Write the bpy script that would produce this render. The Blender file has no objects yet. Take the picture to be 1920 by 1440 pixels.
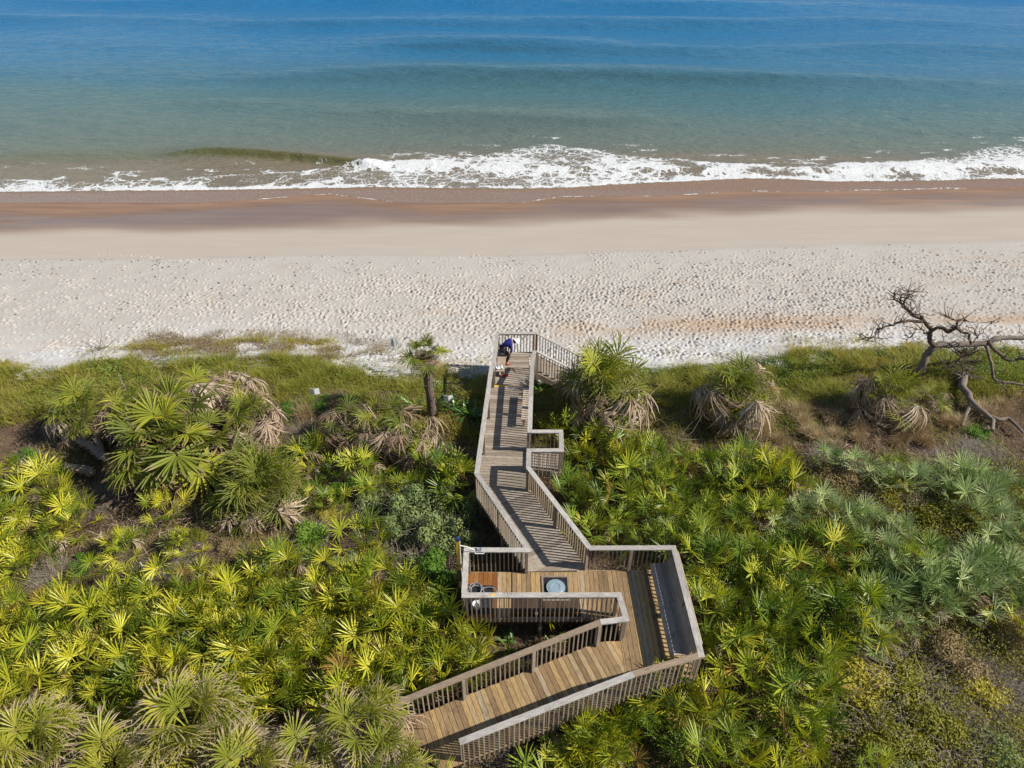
import bpy, bmesh, math, random
import numpy as np
from mathutils import Vector, Matrix

C = bpy.context.scene
R = math.radians
random.seed(11)
rng = np.random.default_rng(7)

# ------------------------------------------------------------------ camera, sky, sun
CAMH, PITCH, FPX = 18.5, 38.0, 1333.0
cd = bpy.data.cameras.new('camera')
cam = bpy.data.objects.new('camera', cd)
C.collection.objects.link(cam)
cam.location = (0, 0, CAMH)
cam.rotation_euler = (R(90 - PITCH), 0, 0)
cd.sensor_width = 36.0
cd.lens = 36.0 * FPX / 1920.0
cd.clip_start = 0.1
cd.clip_end = 6000
C.camera = cam

SUN_EL, SUN_AZ = 39.0, -9.0            # azimuth measured from +X towards +Y
world = bpy.data.worlds.new('World')
C.world = world
world.use_nodes = True
wn = world.node_tree.nodes
bg = wn['Background']
sky = wn.new('ShaderNodeTexSky')
sky.sky_type = 'NISHITA'
sky.sun_disc = False
sky.sun_elevation = R(SUN_EL)
sky.sun_rotation = R(90 - SUN_AZ)
sky.air_density = 1.0
sky.dust_density = 0.4
sky.ozone_density = 1.6
world.node_tree.links.new(sky.outputs[0], bg.inputs[0])
bg.inputs[1].default_value = 0.08
sd = bpy.data.lights.new('sun', 'SUN')
sd.energy = 5.0
sd.angle = R(0.5)
sd.color = (1.0, 0.95, 0.86)
sun = bpy.data.objects.new('sun', sd)
C.collection.objects.link(sun)
sv = Vector((math.cos(R(SUN_EL)) * math.cos(R(SUN_AZ)), math.cos(R(SUN_EL)) * math.sin(R(SUN_AZ)), math.sin(R(SUN_EL))))
sun.rotation_euler = sv.to_track_quat('Z', 'Y').to_euler()
sun.location = (40, 0, 40)
C.view_settings.view_transform = 'Standard'
C.view_settings.look = 'None'
C.view_settings.gamma = 1
C.view_settings.exposure = 0.31
C.view_settings.use_curve_mapping = False
C.render.engine = 'CYCLES'
C.cycles.max_bounces = 6
C.cycles.diffuse_bounces = 2
C.cycles.glossy_bounces = 2
C.cycles.transmission_bounces = 3
C.cycles.use_adaptive_sampling = True

# ------------------------------------------------------------------ measuring helpers
TH = R(PITCH)
def at(px, py, z=0.0):
    """where the sight line of a photo pixel meets the level z"""
    x = (px - 960) / FPX; y = -(py - 720) / FPX
    d = (x, math.cos(TH) + y * math.sin(TH), -math.sin(TH) + y * math.cos(TH))
    t = (z - CAMH) / d[2]
    return Vector((t * d[0], t * d[1], z))
def at_y(px, py, Y):
    x = (px - 960) / FPX; y = -(py - 720) / FPX
    d = (x, math.cos(TH) + y * math.sin(TH), -math.sin(TH) + y * math.cos(TH))
    t = Y / d[1]
    return Vector((t * d[0], Y, CAMH + t * d[2]))

def smooth(a, b, x):
    t = np.clip((x - a) / (b - a), 0, 1)
    return t * t * (3 - 2 * t)
def vnoise(x, y, seed=0):
    xi = np.floor(x).astype(np.int64); yi = np.floor(y).astype(np.int64)
    fx = x - xi; fy = y - yi
    fx = fx * fx * (3 - 2 * fx); fy = fy * fy * (3 - 2 * fy)
    def h(a, b):
        n = (a * 374761393 + b * 668265263 + seed * 982451653) & 0x7fffffff
        n = ((n ^ (n >> 13)) * 1274126177) & 0x7fffffff
        return ((n ^ (n >> 16)) & 0xffff) / 65535.0
    return (h(xi, yi) * (1 - fx) + h(xi + 1, yi) * fx) * (1 - fy) + (h(xi, yi + 1) * (1 - fx) + h(xi + 1, yi + 1) * fx) * fy
def fbm(x, y, seed=0, o=4):
    s = 0; a = 0.5; t = 0
    for k in range(o):
        s = s + a * vnoise(x, y, seed + k * 17); t += a
        x = x * 2.03 + 3.1; y = y * 2.03 + 1.7; a *= 0.5
    return s / t

# ------------------------------------------------------------------ object helpers
COL = C.collection
W = {}
def link(o, M=None, parent=None):
    COL.objects.link(o)
    M = Matrix.Identity(4) if M is None else M
    W[o] = M
    if parent is not None:
        o.parent = parent
        o.matrix_basis = W[parent].inverted() @ M
    else:
        o.matrix_basis = M
    return o
def tag(o, label=None, cat=None, group=None, kind=None):
    if label: o['label'] = label
    if cat: o['category'] = cat
    if group: o['group'] = group
    if kind: o['kind'] = kind
    return o
def empty(name, loc, label=None, cat=None, group=None, rz=0.0):
    o = bpy.data.objects.new(name, None)
    o.empty_display_size = 0.2
    link(o, Matrix.Translation(Vector(loc)) @ Matrix.Rotation(rz, 4, 'Z'))
    return tag(o, label, cat, group)
def mesh_np(name, V, F, mats, attrs=None, smooth_sh=False, midx=None):
    """F: list of int arrays (tris and/or quads)"""
    me = bpy.data.meshes.new(name)
    V = np.asarray(V, dtype=np.float32)
    Fs = [np.asarray(f, dtype=np.int32) for f in (F if isinstance(F, (list, tuple)) else [F]) if len(f)]
    li = np.concatenate([f.ravel() for f in Fs])
    sz = np.concatenate([np.full(len(f), f.shape[1], dtype=np.int32) for f in Fs])
    st = np.concatenate([[0], np.cumsum(sz)[:-1]]).astype(np.int32)
    me.vertices.add(len(V)); me.vertices.foreach_set('co', V.ravel())
    me.loops.add(len(li)); me.loops.foreach_set('vertex_index', li)
    me.polygons.add(len(sz)); me.polygons.foreach_set('loop_start', st)
    me.polygons.foreach_set('use_smooth', np.full(len(sz), smooth_sh, dtype=bool))
    if midx is not None:
        me.polygons.foreach_set('material_index', np.asarray(midx, dtype=np.int32))
    for k, a in (attrs or {}).items():
        at_ = me.attributes.new(k, 'FLOAT', 'POINT')
        at_.data.foreach_set('value', np.asarray(a, dtype=np.float32).ravel())
    me.update(calc_edges=True)
    for m in (mats if isinstance(mats, (list, tuple)) else [mats]):
        me.materials.append(m)
    return me
def obj(name, me, M=None, parent=None):
    return link(bpy.data.objects.new(name, me), M, parent)

BOXF = np.array([[0, 3, 2, 1], [4, 5, 6, 7], [0, 1, 5, 4], [1, 2, 6, 5], [2, 3, 7, 6], [3, 0, 4, 7]])
def box_v(lx, ly, lz, c=(0, 0, 0)):
    x, y, z = lx / 2, ly / 2, lz / 2
    v = np.array([[-x, -y, -z], [x, -y, -z], [x, y, -z], [-x, y, -z], [-x, -y, z], [x, -y, z], [x, y, z], [-x, y, z]])
    return v + np.array(c)
_boxes = {}
def box_mesh(name, lx, ly, lz, mat):
    k = (name, round(lx, 3), round(ly, 3), round(lz, 3), mat.name)
    if k not in _boxes:
        _boxes[k] = mesh_np(name, box_v(lx, ly, lz), BOXF, mat)
    return _boxes[k]
def frame_x(p0, p1, up=(0, 0, 1)):
    p0 = Vector(p0); p1 = Vector(p1)
    x = (p1 - p0).normalized(); u = Vector(up)
    if abs(x.dot(u)) > 0.99: u = Vector((0, 1, 0))
    y = u.cross(x).normalized(); z = x.cross(y)
    M = Matrix((x, y, z)).transposed().to_4x4()
    return Matrix.Translation((p0 + p1) / 2) @ M
def beam(name, p0, p1, w, t, mat, parent=None, up=(0, 0, 1)):
    """square-edged timber from p0 to p1, w wide, t thick (along up)"""
    L = (Vector(p1) - Vector(p0)).length
    return obj(name, box_mesh(name, L, w, t, mat), frame_x(p0, p1, up), parent)
def box_at(name, c, size, mat, parent=None, rz=0.0):
    return obj(name, box_mesh(name, *size, mat), Matrix.Translation(Vector(c)) @ Matrix.Rotation(rz, 4, 'Z'), parent)

class MB:
    """collects shapes into one mesh"""
    def __init__(s): s.V = []; s.F = {3: [], 4: []}; s.n = 0; s.m = {3: [], 4: []}
    def add(s, V, F, m=0):
        V = np.asarray(V, dtype=float); F = np.asarray(F)
        s.V.append(V); k = F.shape[1]
        s.F[k].append(F + s.n); s.m[k].append(np.full(len(F), m)); s.n += len(V)
    def box(s, c, size, m=0): s.add(box_v(*size, c), BOXF, m)
    def beam(s, p0, p1, w, t, m=0, up=(0, 0, 1)):
        M = np.array(frame_x(p0, p1, up))
        v = box_v((Vector(p1) - Vector(p0)).length, w, t)
        s.add(v @ M[:3, :3].T + M[:3, 3], BOXF, m)
    def tube(s, pts, rad, n=6, m=0, cap=True):
        pts = [Vector(p) for p in pts]; k = len(pts)
        if not hasattr(rad, '__len__'): rad = [rad] * k
        V = []; ref = Vector((0.3, 0.2, 1)).normalized()
        for i, p in enumerate(pts):
            d = (pts[min(i + 1, k - 1)] - pts[max(i - 1, 0)]).normalized()
            a = d.cross(ref)
            if a.length < 0.05: a = d.cross(Vector((1, 0, 0)))
            a.normalize(); b = d.cross(a)
            for j in range(n):
                t = 2 * math.pi * j / n
                V.append(p + (a * math.cos(t) + b * math.sin(t)) * rad[i])
        F = [[i * n + j, i * n + (j + 1) % n, (i + 1) * n + (j + 1) % n, (i + 1) * n + j] for i in range(k - 1) for j in range(n)]
        s.add([tuple(v) for v in V], F, m)
        if cap:
            for ring, c in ((0, pts[0]), (k - 1, pts[-1])):
                vv = [tuple(V[ring * n + j]) for j in range(n)] + [tuple(c)]
                s.add(vv, [[j, (j + 1) % n, n] for j in range(n)], m)
    def lathe(s, prof, n=24, c=(0, 0, 0), m=0):
        V = []
        for r, z in prof:
            for j in range(n):
                t = 2 * math.pi * j / n
                V.append((c[0] + r * math.cos(t), c[1] + r * math.sin(t), c[2] + z))
        F = [[i * n + j, i * n + (j + 1) % n, (i + 1) * n + (j + 1) % n, (i + 1) * n + j] for i in range(len(prof) - 1) for j in range(n)]
        s.add(V, F, m)
    def mesh(s, name, mats, smooth_sh=False):
        F = [np.concatenate(s.F[k]) for k in (3, 4) if s.F[k]]
        mi = np.concatenate([np.concatenate(s.m[k]) for k in (3, 4) if s.F[k]])
        return mesh_np(name, np.concatenate(s.V), F, mats, smooth_sh=smooth_sh, midx=mi)
    def build(s, name, mats, parent=None, M=None, smooth_sh=False):
        """coordinates are world coordinates unless M is given"""
        return obj(name, s.mesh(name, mats, smooth_sh), M, parent)

# ------------------------------------------------------------------ materials
def new_mat(name):
    m = bpy.data.materials.new(name); m.use_nodes = True
    nt = m.node_tree
    return m, nt, nt.nodes['Principled BSDF']
class NT:
    def __init__(s, nt): s.nt = nt
    def n(s, t, **kw):
        x = s.nt.nodes.new(t)
        for k, v in kw.items(): setattr(x, k, v)
        return x
    def l(s, a, b): s.nt.links.new(a, b)
    def val(s, sock, v):
        if hasattr(v, 'is_output') or isinstance(v, bpy.types.NodeSocket): s.l(v, sock)
        else: sock.default_value = v
    def math(s, op, a, b=0.0, c=None, clamp=False):
        x = s.n('ShaderNodeMath', operation=op, use_clamp=clamp)
        s.val(x.inputs[0], a); s.val(x.inputs[1], b)
        if c is not None: s.val(x.inputs[2], c)
        return x.outputs[0]
    def mix(s, f, a, b, blend='MIX'):
        x = s.n('ShaderNodeMix', data_type='RGBA', blend_type=blend)
        s.val(x.inputs[0], f)
        s.val(x.inputs[6], a if not isinstance(a, tuple) else (*a, 1)[:4])
        s.val(x.inputs[7], b if not isinstance(b, tuple) else (*b, 1)[:4])
        return x.outputs[2]
    def noise(s, vec, scale, detail=4, rough=0.55, dist=0.0):
        x = s.n('ShaderNodeTexNoise'); x.inputs['Scale'].default_value = scale
        x.inputs['Detail'].default_value = detail; x.inputs['Roughness'].default_value = rough
        x.inputs['Distortion'].default_value = dist
        if vec is not None: s.l(vec, x.inputs['Vector'])
        return x.outputs['Fac']
    def map(s, vec, scale=(1, 1, 1), loc=(0, 0, 0)):
        x = s.n('ShaderNodeMapping'); x.inputs['Scale'].default_value = scale; x.inputs['Location'].default_value = loc
        s.l(vec, x.inputs['Vector']); return x.outputs[0]
    def ramp(s, f, stops):
        x = s.n('ShaderNodeValToRGB'); e = x.color_ramp.elements
        while len(e) < len(stops): e.new(0.5)
        for i, (p, c) in enumerate(stops):
            e[i].position = p; e[i].color = (*c, 1) if len(c) == 3 else c
        s.val(x.inputs[0], f); return x.outputs[0]
    def rng(s, v, a, b, c=0.0, d=1.0):
        x = s.n('ShaderNodeMapRange', interpolation_type='SMOOTHSTEP'); s.val(x.inputs[0], v)
        for i, q in enumerate((a, b, c, d)): s.val(x.inputs[i + 1], q)
        return x.outputs[0]
    def attr(s, name): return s.n('ShaderNodeAttribute', attribute_name=name).outputs['Fac']
    def bump(s, h, strength, dist=0.02, normal=None):
        x = s.n('ShaderNodeBump'); x.inputs['Strength'].default_value = strength; x.inputs['Distance'].default_value = dist
        s.l(h, x.inputs['Height'])
        if normal is not None: s.l(normal, x.inputs['Normal'])
        return x.outputs[0]
    def obj_random(s): return s.n('ShaderNodeObjectInfo').outputs['Random']
    def coord(s, k='Object'): return s.n('ShaderNodeTexCoord').outputs[k]
    def pos(s): return s.n('ShaderNodeNewGeometry').outputs['Position']

def wood(name, stops, rough=0.8, grain=1.0, stain=0.5, stain_col=(0.05, 0.04, 0.03)):
    m, nt, b = new_mat(name); k = NT(nt)
    oc = k.coord('Object'); rnd = k.obj_random()
    off = k.n('ShaderNodeVectorMath', operation='ADD'); k.l(oc, off.inputs[0])
    cb = k.n('ShaderNodeCombineXYZ'); r40 = k.math('MULTIPLY', rnd, 37.0)
    for i in range(3): k.l(r40, cb.inputs[i])
    k.l(cb.outputs[0], off.inputs[1])
    v = off.outputs[0]
    g1 = k.noise(k.map(v, (1.2, 26, 26)), 2.0, 5, 0.65, 0.4)
    g2 = k.noise(k.map(v, (2.5, 70, 70)), 2.0, 3, 0.6)
    base = k.ramp(k.math('ADD', k.math('MULTIPLY', rnd, 0.72), k.math('MULTIPLY', g1, 0.3)), stops)
    gm = k.rng(g2, 0.3, 0.72, 1.0 - 0.5 * grain, 1.0 + 0.24 * grain)
    sc = k.n('ShaderNodeVectorMath', operation='SCALE'); k.l(base, sc.inputs[0]); k.l(gm, sc.inputs['Scale'])
    st = k.noise(k.pos(), 1.7, 5, 0.65)
    sp = k.noise(k.pos(), 14.0, 4, 0.6)
    stf = k.math('MULTIPLY', k.rng(st, 0.5, 0.72), k.rng(sp, 0.4, 0.65, 0.25, 1.0))
    col = k.mix(k.math('MULTIPLY', stf, stain), sc.outputs[0], stain_col)
    k.l(col, b.inputs['Base Color']); b.inputs['Roughness'].default_value = rough
    b.inputs['Specular IOR Level'].default_value = 0.25
    k.l(k.bump(g2, 0.5, 0.004), b.inputs['Normal'])
    return m
def plain(name, col, rough=0.6, var=0.15, scale=30, metal=0.0, spec=0.4):
    m, nt, b = new_mat(name); k = NT(nt)
    n = k.noise(k.coord('Object'), scale, 4)
    c = k.mix(n, tuple(x * (1 - var) for x in col), tuple(min(1, x * (1 + var)) for x in col))
    k.l(c, b.inputs['Base Color']); b.inputs['Roughness'].default_value = rough
    b.inputs['Metallic'].default_value = metal; b.inputs['Specular IOR Level'].default_value = spec
    return m
def leaf(name, stops, tip=None, tip_from=0.75, trans=0.3, rough=0.45, spec=0.35):
    """foliage: object colour from its own random number, leaflet variation from 'r', dry tips from 't'"""
    m, nt, b = new_mat(name); k = NT(nt)
    r = k.attr('r'); rnd = k.obj_random()
    f = k.math('ADD', k.math('MULTIPLY', rnd, 0.68), k.math('MULTIPLY', r, 0.32))
    col = k.ramp(f, stops)
    if tip:
        t = k.attr('t')
        tf = k.rng(k.math('ADD', t, k.math('MULTIPLY', k.math('ADD', r, rnd), 0.12)), tip_from, tip_from + 0.25)
        col = k.mix(tf, col, tip)
    k.l(col, b.inputs['Base Color']); b.inputs['Roughness'].default_value = rough
    b.inputs['Specular IOR Level'].default_value = spec
    tr = k.n('ShaderNodeBsdfTranslucent')
    hs = k.n('ShaderNodeHueSaturation'); hs.inputs['Saturation'].default_value = 1.1; hs.inputs['Value'].default_value = 1.25
    k.l(col, hs.inputs['Color']); k.l(hs.outputs[0], tr.inputs[0])
    mx = k.n('ShaderNodeMixShader'); mx.inputs[0].default_value = trans
    k.l(b.outputs[0], mx.inputs[1]); k.l(tr.outputs[0], mx.inputs[2])
    k.l(mx.outputs[0], nt.nodes['Material Output'].inputs['Surface'])
    return m

M = {}
M['deck_grey'] = wood('deck_grey', [(0.0, (0.22, 0.17, 0.13)), (0.45, (0.35, 0.285, 0.215)), (0.8, (0.44, 0.37, 0.29)), (1.0, (0.54, 0.47, 0.385))], stain=0.5)
M['deck_tan'] = wood('deck_tan', [(0.0, (0.16, 0.10, 0.055)), (0.25, (0.29, 0.19, 0.10)), (0.55, (0.41, 0.275, 0.14)), (0.7, (0.50, 0.335, 0.145)), (0.85, (0.43, 0.335, 0.22)), (1.0, (0.50, 0.42, 0.31))], stain=0.55)
M['deck_dark'] = wood('deck_dark', [(0.0, (0.05, 0.03, 0.02)), (0.6, (0.085, 0.05, 0.03)), (1.0, (0.12, 0.075, 0.045))], rough=0.5, stain=0.3)
M['deck_rust'] = wood('deck_rust', [(0.0, (0.20, 0.07, 0.02)), (0.6, (0.33, 0.14, 0.04)), (1.0, (0.42, 0.24, 0.09))], rough=0.6, stain=0.4)
M['cap'] = wood('cap_wood', [(0.0, (0.36, 0.325, 0.285)), (0.5, (0.48, 0.44, 0.39)), (1.0, (0.58, 0.54, 0.49))], stain=0.6)
M['cap_brown'] = wood('cap_brown', [(0.0, (0.28, 0.205, 0.14)), (0.5, (0.37, 0.28, 0.195)), (1.0, (0.44, 0.35, 0.26))], stain=0.35)
M['post'] = wood('post_wood', [(0.0, (0.24, 0.18, 0.13)), (0.5, (0.36, 0.28, 0.205)), (1.0, (0.47, 0.39, 0.30))], stain=0.45)
M['bench'] = wood('bench_wood', [(0.0, (0.36, 0.27, 0.20)), (0.5, (0.50, 0.39, 0.295)), (1.0, (0.62, 0.51, 0.40))], stain=0.4)
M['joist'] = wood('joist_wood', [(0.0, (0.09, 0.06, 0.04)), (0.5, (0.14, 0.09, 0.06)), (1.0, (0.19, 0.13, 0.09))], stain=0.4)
M['yellow'] = plain('yellow_paint', (0.62, 0.36, 0.035), 0.5)
M['navy'] = plain('navy_plastic', (0.02, 0.045, 0.12), 0.4)
M['black'] = plain('rubber_and_pit_black', (0.018, 0.018, 0.02), 0.6)
M['grey_hose'] = plain('grey_hose', (0.22, 0.23, 0.24), 0.45)
M['lid'] = plain('blue_grey_plastic', (0.25, 0.335, 0.385), 0.4, 0.06)
M['white'] = plain('white_paint', (0.78, 0.78, 0.76), 0.5, 0.05)
M['white_cloth'] = plain('white_cloth', (0.78, 0.78, 0.78), 0.9, 0.08)
M['red'] = plain('red_cloth', (0.42, 0.035, 0.02), 0.7)
M['metal'] = plain('galvanised_metal', (0.45, 0.47, 0.48), 0.4, 0.1, metal=0.8)
M['sticker'] = plain('yellow_sticker', (0.80, 0.50, 0.01), 0.5)
M['signgrey'] = plain('grey_sign_back', (0.42, 0.44, 0.45), 0.5, 0.1)
# ------------------------------------------------------------------ ground, beach, sea
def axis(segs):
    out = []
    for a, b, st in segs:
        n = max(1, int(round((b - a) / st)))
        out += list(np.linspace(a, b, n, endpoint=False))
    out.append(segs[-1][1])
    return np.array(out)
def grid(xs, ys):
    X, Y = np.meshgrid(xs, ys)
    nx, ny = len(xs), len(ys)
    i = np.arange(nx * ny).reshape(ny, nx)
    F = np.stack([i[:-1, :-1], i[:-1, 1:], i[1:, 1:], i[1:, :-1]], -1).reshape(-1, 4)
    return X, Y, F
def line_fn(pts, z):
    w = [at(px, py, z) for px, py in pts]
    xs = np.array([p.x for p in w]); ys = np.array([p.y for p in w])
    return lambda X: np.interp(X, xs, ys)

# sand starts beyond this line of the dune
sand_edge = line_fn([(-300, 695), (0, 692), (130, 690), (180, 676), (300, 674), (420, 668), (560, 672), (700, 690), (800, 705), (900, 700), (1000, 700), (1230, 688), (1330, 688), (1420, 676), (1500, 660), (1700, 650), (1920, 655), (2300, 660)], -1.35)
wet_edge = line_fn([(-400, 440), (0, 436), (300, 428), (600, 420), (960, 408), (1400, 392), (1920, 378), (2400, 372)], -2.9)
berm_edge = line_fn([(-400, 494), (0, 489), (300, 487), (600, 479), (900, 482), (1100, 474), (1400, 464), (1640, 456), (1920, 447), (2400, 440)], -2.2)
foam_lo = line_fn([(-400, 360), (0, 359), (200, 357), (430, 354), (700, 350), (960, 353), (1060, 351), (1130, 346), (1300, 338), (1400, 333), (1480, 334), (1560, 339), (1730, 338), (1920, 333), (2300, 330)], -3.5)
foam_hi = line_fn([(-400, 332), (0, 332), (150, 338), (240, 341), (400, 331), (560, 317), (690, 304), (800, 300), (900, 291), (960, 280), (1000, 271), (1050, 271), (1100, 276), (1180, 289), (1260, 297), (1340, 305), (1450, 310), (1560, 308), (1700, 304), (1780, 290), (1850, 274), (1920, 266), (2300, 262)], -3.5)
foam_core = line_fn([(-400, 350), (0, 350), (200, 353), (430, 351), (600, 345), (690, 312), (800, 311), (960, 316), (1100, 318), (1300, 321), (1500, 322), (1700, 318), (1920, 312), (2300, 310)], -3.5)
swash = line_fn([(-400, 392), (0, 390), (140, 400), (350, 385), (620, 362), (700, 374), (820, 392), (960, 386), (1050, 366), (1250, 366), (1400, 352), (1480, 356), (1700, 350), (1920, 346), (2300, 346)], -3.3)

def ground_z(x, y):
    """dune behind the beach"""
    x = np.asarray(x, dtype=float); y = np.asarray(y, dtype=float)
    z = -1.12 + 0.55 * (fbm(x * 0.16 + 9, y * 0.16, 3, 3) - 0.5) + 0.16 * (fbm(x * 0.9, y * 0.9, 5, 3) - 0.5)
    z = z + 0.35 * smooth(6, 14, x) * smooth(22, 16, y)
    e = y - sand_edge(x)
    z = z - 0.25 * smooth(-3.0, 1.0, e) - 0.32 * smooth(0.0, 3.0, e)
    under = np.exp(-((x - 0.5) / 2.6) ** 2) * smooth(10, 12, y) * smooth(27, 25, y)
    z = z * (1 - under) + (-1.3 - 0.3 * smooth(23, 26, y)) * under
    return z
def gz(x, y): return float(ground_z(np.array([x]), np.array([y]))[0])

def beach_z(x, y):
    b = np.interp(y, [24, 27, 32, 38, 42, 47, 53, 58, 66], [-1.62, -1.68, -1.82, -2.06, -2.40, -2.92, -3.50, -3.9, -4.6])
    be = y - berm_edge(x)
    b = b - 0.10 * smooth(-0.3, 0.5, be) + 0.10 * (fbm(x * 0.12, y * 0.25, 21, 3) - 0.5)
    dry = smooth(0.5, -2.0, be)
    b = b + dry * 0.10 * (fbm(x * 0.55, y * 0.8, 31, 4) - 0.5)
    return b

xs = axis([(-260, -60, 8), (-60, -36, 0.8), (-36, 36, 0.06), (36, 60, 0.8), (60, 260, 8)])
ys = axis([(24.6, 40.5, 0.06), (40.5, 66, 0.3)])
X, Y, F = grid(xs, ys)
Z = beach_z(X, Y)
# the dune toe blends into the beach
g = ground_z(X, Y)
e = Y - sand_edge(X)
tt = smooth(0.6, 3.2, e)
Z = np.where(tt < 1, np.maximum(g, Z) * (1 - tt) + Z * tt, Z)
Z = np.where(e < -1.0, g - 0.06, Z)
# footprints: every one a dent with a raised lip
dens = np.zeros_like(Z)
N = 90000
fx = rng.uniform(-36, 36, N); fy = rng.uniform(25.5, 40.5, N)
be_f = fy - berm_edge(fx)
core = np.exp(-((fx - 2) / 15.0) ** 2)
pd = smooth(-0.8, -7.0, be_f) ** 1.3 * (0.25 + 0.75 * core) * (0.15 + 0.85 * smooth(0.30, 0.62, fbm(fx * 0.16, fy * 0.45, 77, 4))) + 0.025
pd = np.where(fx < -9, pd * 0.6, pd)
keep = rng.uniform(0, 1, N) < pd
keep &= be_f < 0
fx = fx[keep]; fy = fy[keep]
tx, ty = [], []
for q in range(15):                      # single walkers' trails leading out from the stairs and along the beach
    r1 = np.random.default_rng(700 + q)
    px_, py_ = (3.3, 26.6) if q < 9 else (r1.uniform(-30, 30), r1.uniform(33, 38))
    hd = r1.uniform(0.15, 2.9) if q < 9 else (0.0 if q % 2 else 3.14) + r1.normal(0, 0.08)
    for st_ in range(90):
        hd += r1.normal(0, 0.05); px_ += 0.36 * math.cos(hd); py_ += 0.36 * math.sin(hd)
        if abs(px_) > 35 or py_ > 40.2 or py_ < 26: break
        sd_ = 0.09 if st_ % 2 else -0.09
        tx.append(px_ - math.sin(hd) * sd_); ty.append(py_ + math.cos(hd) * sd_)
fx = np.concatenate([fx, tx]); fy = np.concatenate([fy, ty])
x0i = np.searchsorted(xs, -36.0); y0i = 0
disp = np.zeros_like(Z)
for a, b_ in zip(fx, fy):
    ix = int(round((a + 36) / 0.06)) + x0i; iy = int(round((b_ - 24.6) / 0.06))
    if ix < 5 or iy < 5 or ix > len(xs) - 6 or iy > 258: continue
    sl = (slice(iy - 4, iy + 5), slice(ix - 4, ix + 5))
    dx = X[sl] - a; dy = Y[sl] - b_
    an = rng.uniform(0, 3.14); ca, sa = math.cos(an), math.sin(an)
    u = (dx * ca + dy * sa) / rng.uniform(0.065, 0.115); v = (-dx * sa + dy * ca) / rng.uniform(0.045, 0.08)
    q = u * u + v * v
    dep = rng.uniform(0.02, 0.075)
    disp[sl] += -dep * np.exp(-q) + dep * 0.5 * np.exp(-(np.sqrt(q) - 1.6) ** 2 * 3.0)
disp = np.clip(disp, -0.16, 0.08)
Z = Z + disp * smooth(0.2, 1.2, e)
ZB = Z
nw = (fbm(X * 0.05, Y * 0.35, 41, 3) - 0.5) * 2.2
wet = smooth(-1.8, 1.6, Y - wet_edge(X) + nw * 0.9 + 0.8 * (fbm(X * 0.18, Y * 0.5, 47, 3) - 0.5) * 2)
damp = smooth(-0.1, 0.5, Y - berm_edge(X) + 0.5 * (fbm(X * 0.6, Y * 1.0, 43, 3) - 0.5))
swl = line_fn([(0, 600), (1920, 600)], -1.8)
pyo = [(-200, 640), (0, 635), (700, 630), (1000, 612), (1920, 600), (2200, 600)]
oc = line_fn(pyo, -1.75)
orange = np.exp(-((Y - oc(X)) / 0.85) ** 2) * smooth(-2, 9, X) * smooth(0.25, 0.6, fbm(X * 0.25, Y * 1.2, 51, 4))
orange += 0.25 * smooth(0.66, 0.78, fbm(X * 0.3, Y * 0.9, 55, 3)) * smooth(0.5, 0, damp)
oc2 = line_fn([(-200, 645), (0, 645), (120, 648)], -1.6)
mirror = wet * smooth(0.0, 2.5, swash(X) - Y) * smooth(0.15, 0.6, fbm(X * 0.10, Y * 0.8, 67, 4) + 0.1)
white = smooth(4.5, 1.0, e) * smooth(-1.5, 0.4, e) * smooth(0.3, 0.6, fbm(X * 0.4, Y * 0.6, 61, 3) + 0.08)
org_near = smooth(0.55, 0.7, fbm(X * 0.9, Y * 1.8, 91, 4))
m, nt, b = new_mat('beach_sand'); k = NT(nt)
p = k.pos()
n1 = k.noise(p, 0.5, 5, 0.6); n2 = k.noise(p, 9.0, 5, 0.7); n3 = k.noise(k.map(p, (0.12, 1.0, 1.0)), 1.6, 4, 0.6)
dry = k.mix(n1, (0.415, 0.38, 0.338), (0.49, 0.455, 0.41))
dry = k.mix(k.rng(n2, 0.60, 0.74), dry, (0.20, 0.175, 0.15))
dry = k.mix(k.math('MULTIPLY', k.attr('white'), 0.8), dry, (0.56, 0.55, 0.53))
dry = k.mix(k.math('MULTIPLY', k.attr('orange'), 0.85), dry, (0.43, 0.31, 0.215))
dampc = k.mix(n3, (0.40, 0.34, 0.285), (0.475, 0.415, 0.355))
c = k.mix(k.attr('damp'), dry, dampc)
wetc = k.mix(k.rng(n3, 0.3, 0.7), (0.205, 0.12, 0.076), (0.285, 0.168, 0.104))
c = k.mix(k.attr('wet'), c, wetc)
c = k.mix(k.math('MULTIPLY', k.attr('mirror'), 0.55), c, (0.195, 0.125, 0.088))
k.l(c, b.inputs['Base Color'])
ro = k.n('ShaderNodeMapRange'); k.l(k.attr('mirror'), ro.inputs[0]); ro.inputs[3].default_value = 0.9; ro.inputs[4].default_value = 0.13
k.l(ro.outputs[0], b.inputs['Roughness'])
k.l(k.math('MULTIPLY', k.attr('wet'), 0.55), b.inputs['Specular IOR Level'])
drym = k.math('SUBTRACT', 1.0, k.attr('damp'))
bm = k.n('ShaderNodeBump'); bm.inputs['Distance'].default_value = 0.05
k.l(k.noise(p, 5.0, 6, 0.7), bm.inputs['Height']); k.l(k.math('MULTIPLY', drym, 0.55), bm.inputs['Strength'])
k.l(bm.outputs[0], b.inputs['Normal'])
M['sand'] = m
me = mesh_np('beach', np.stack([X, Y, Z], -1).reshape(-1, 3), F, M['sand'], dict(wet=wet, damp=damp, orange=np.clip(orange, 0, 1), mirror=mirror, white=white), True)
tag(obj('beach', me), 'pale beach sand covered in footprints, brown and wet near the surf', kind='structure')

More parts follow.
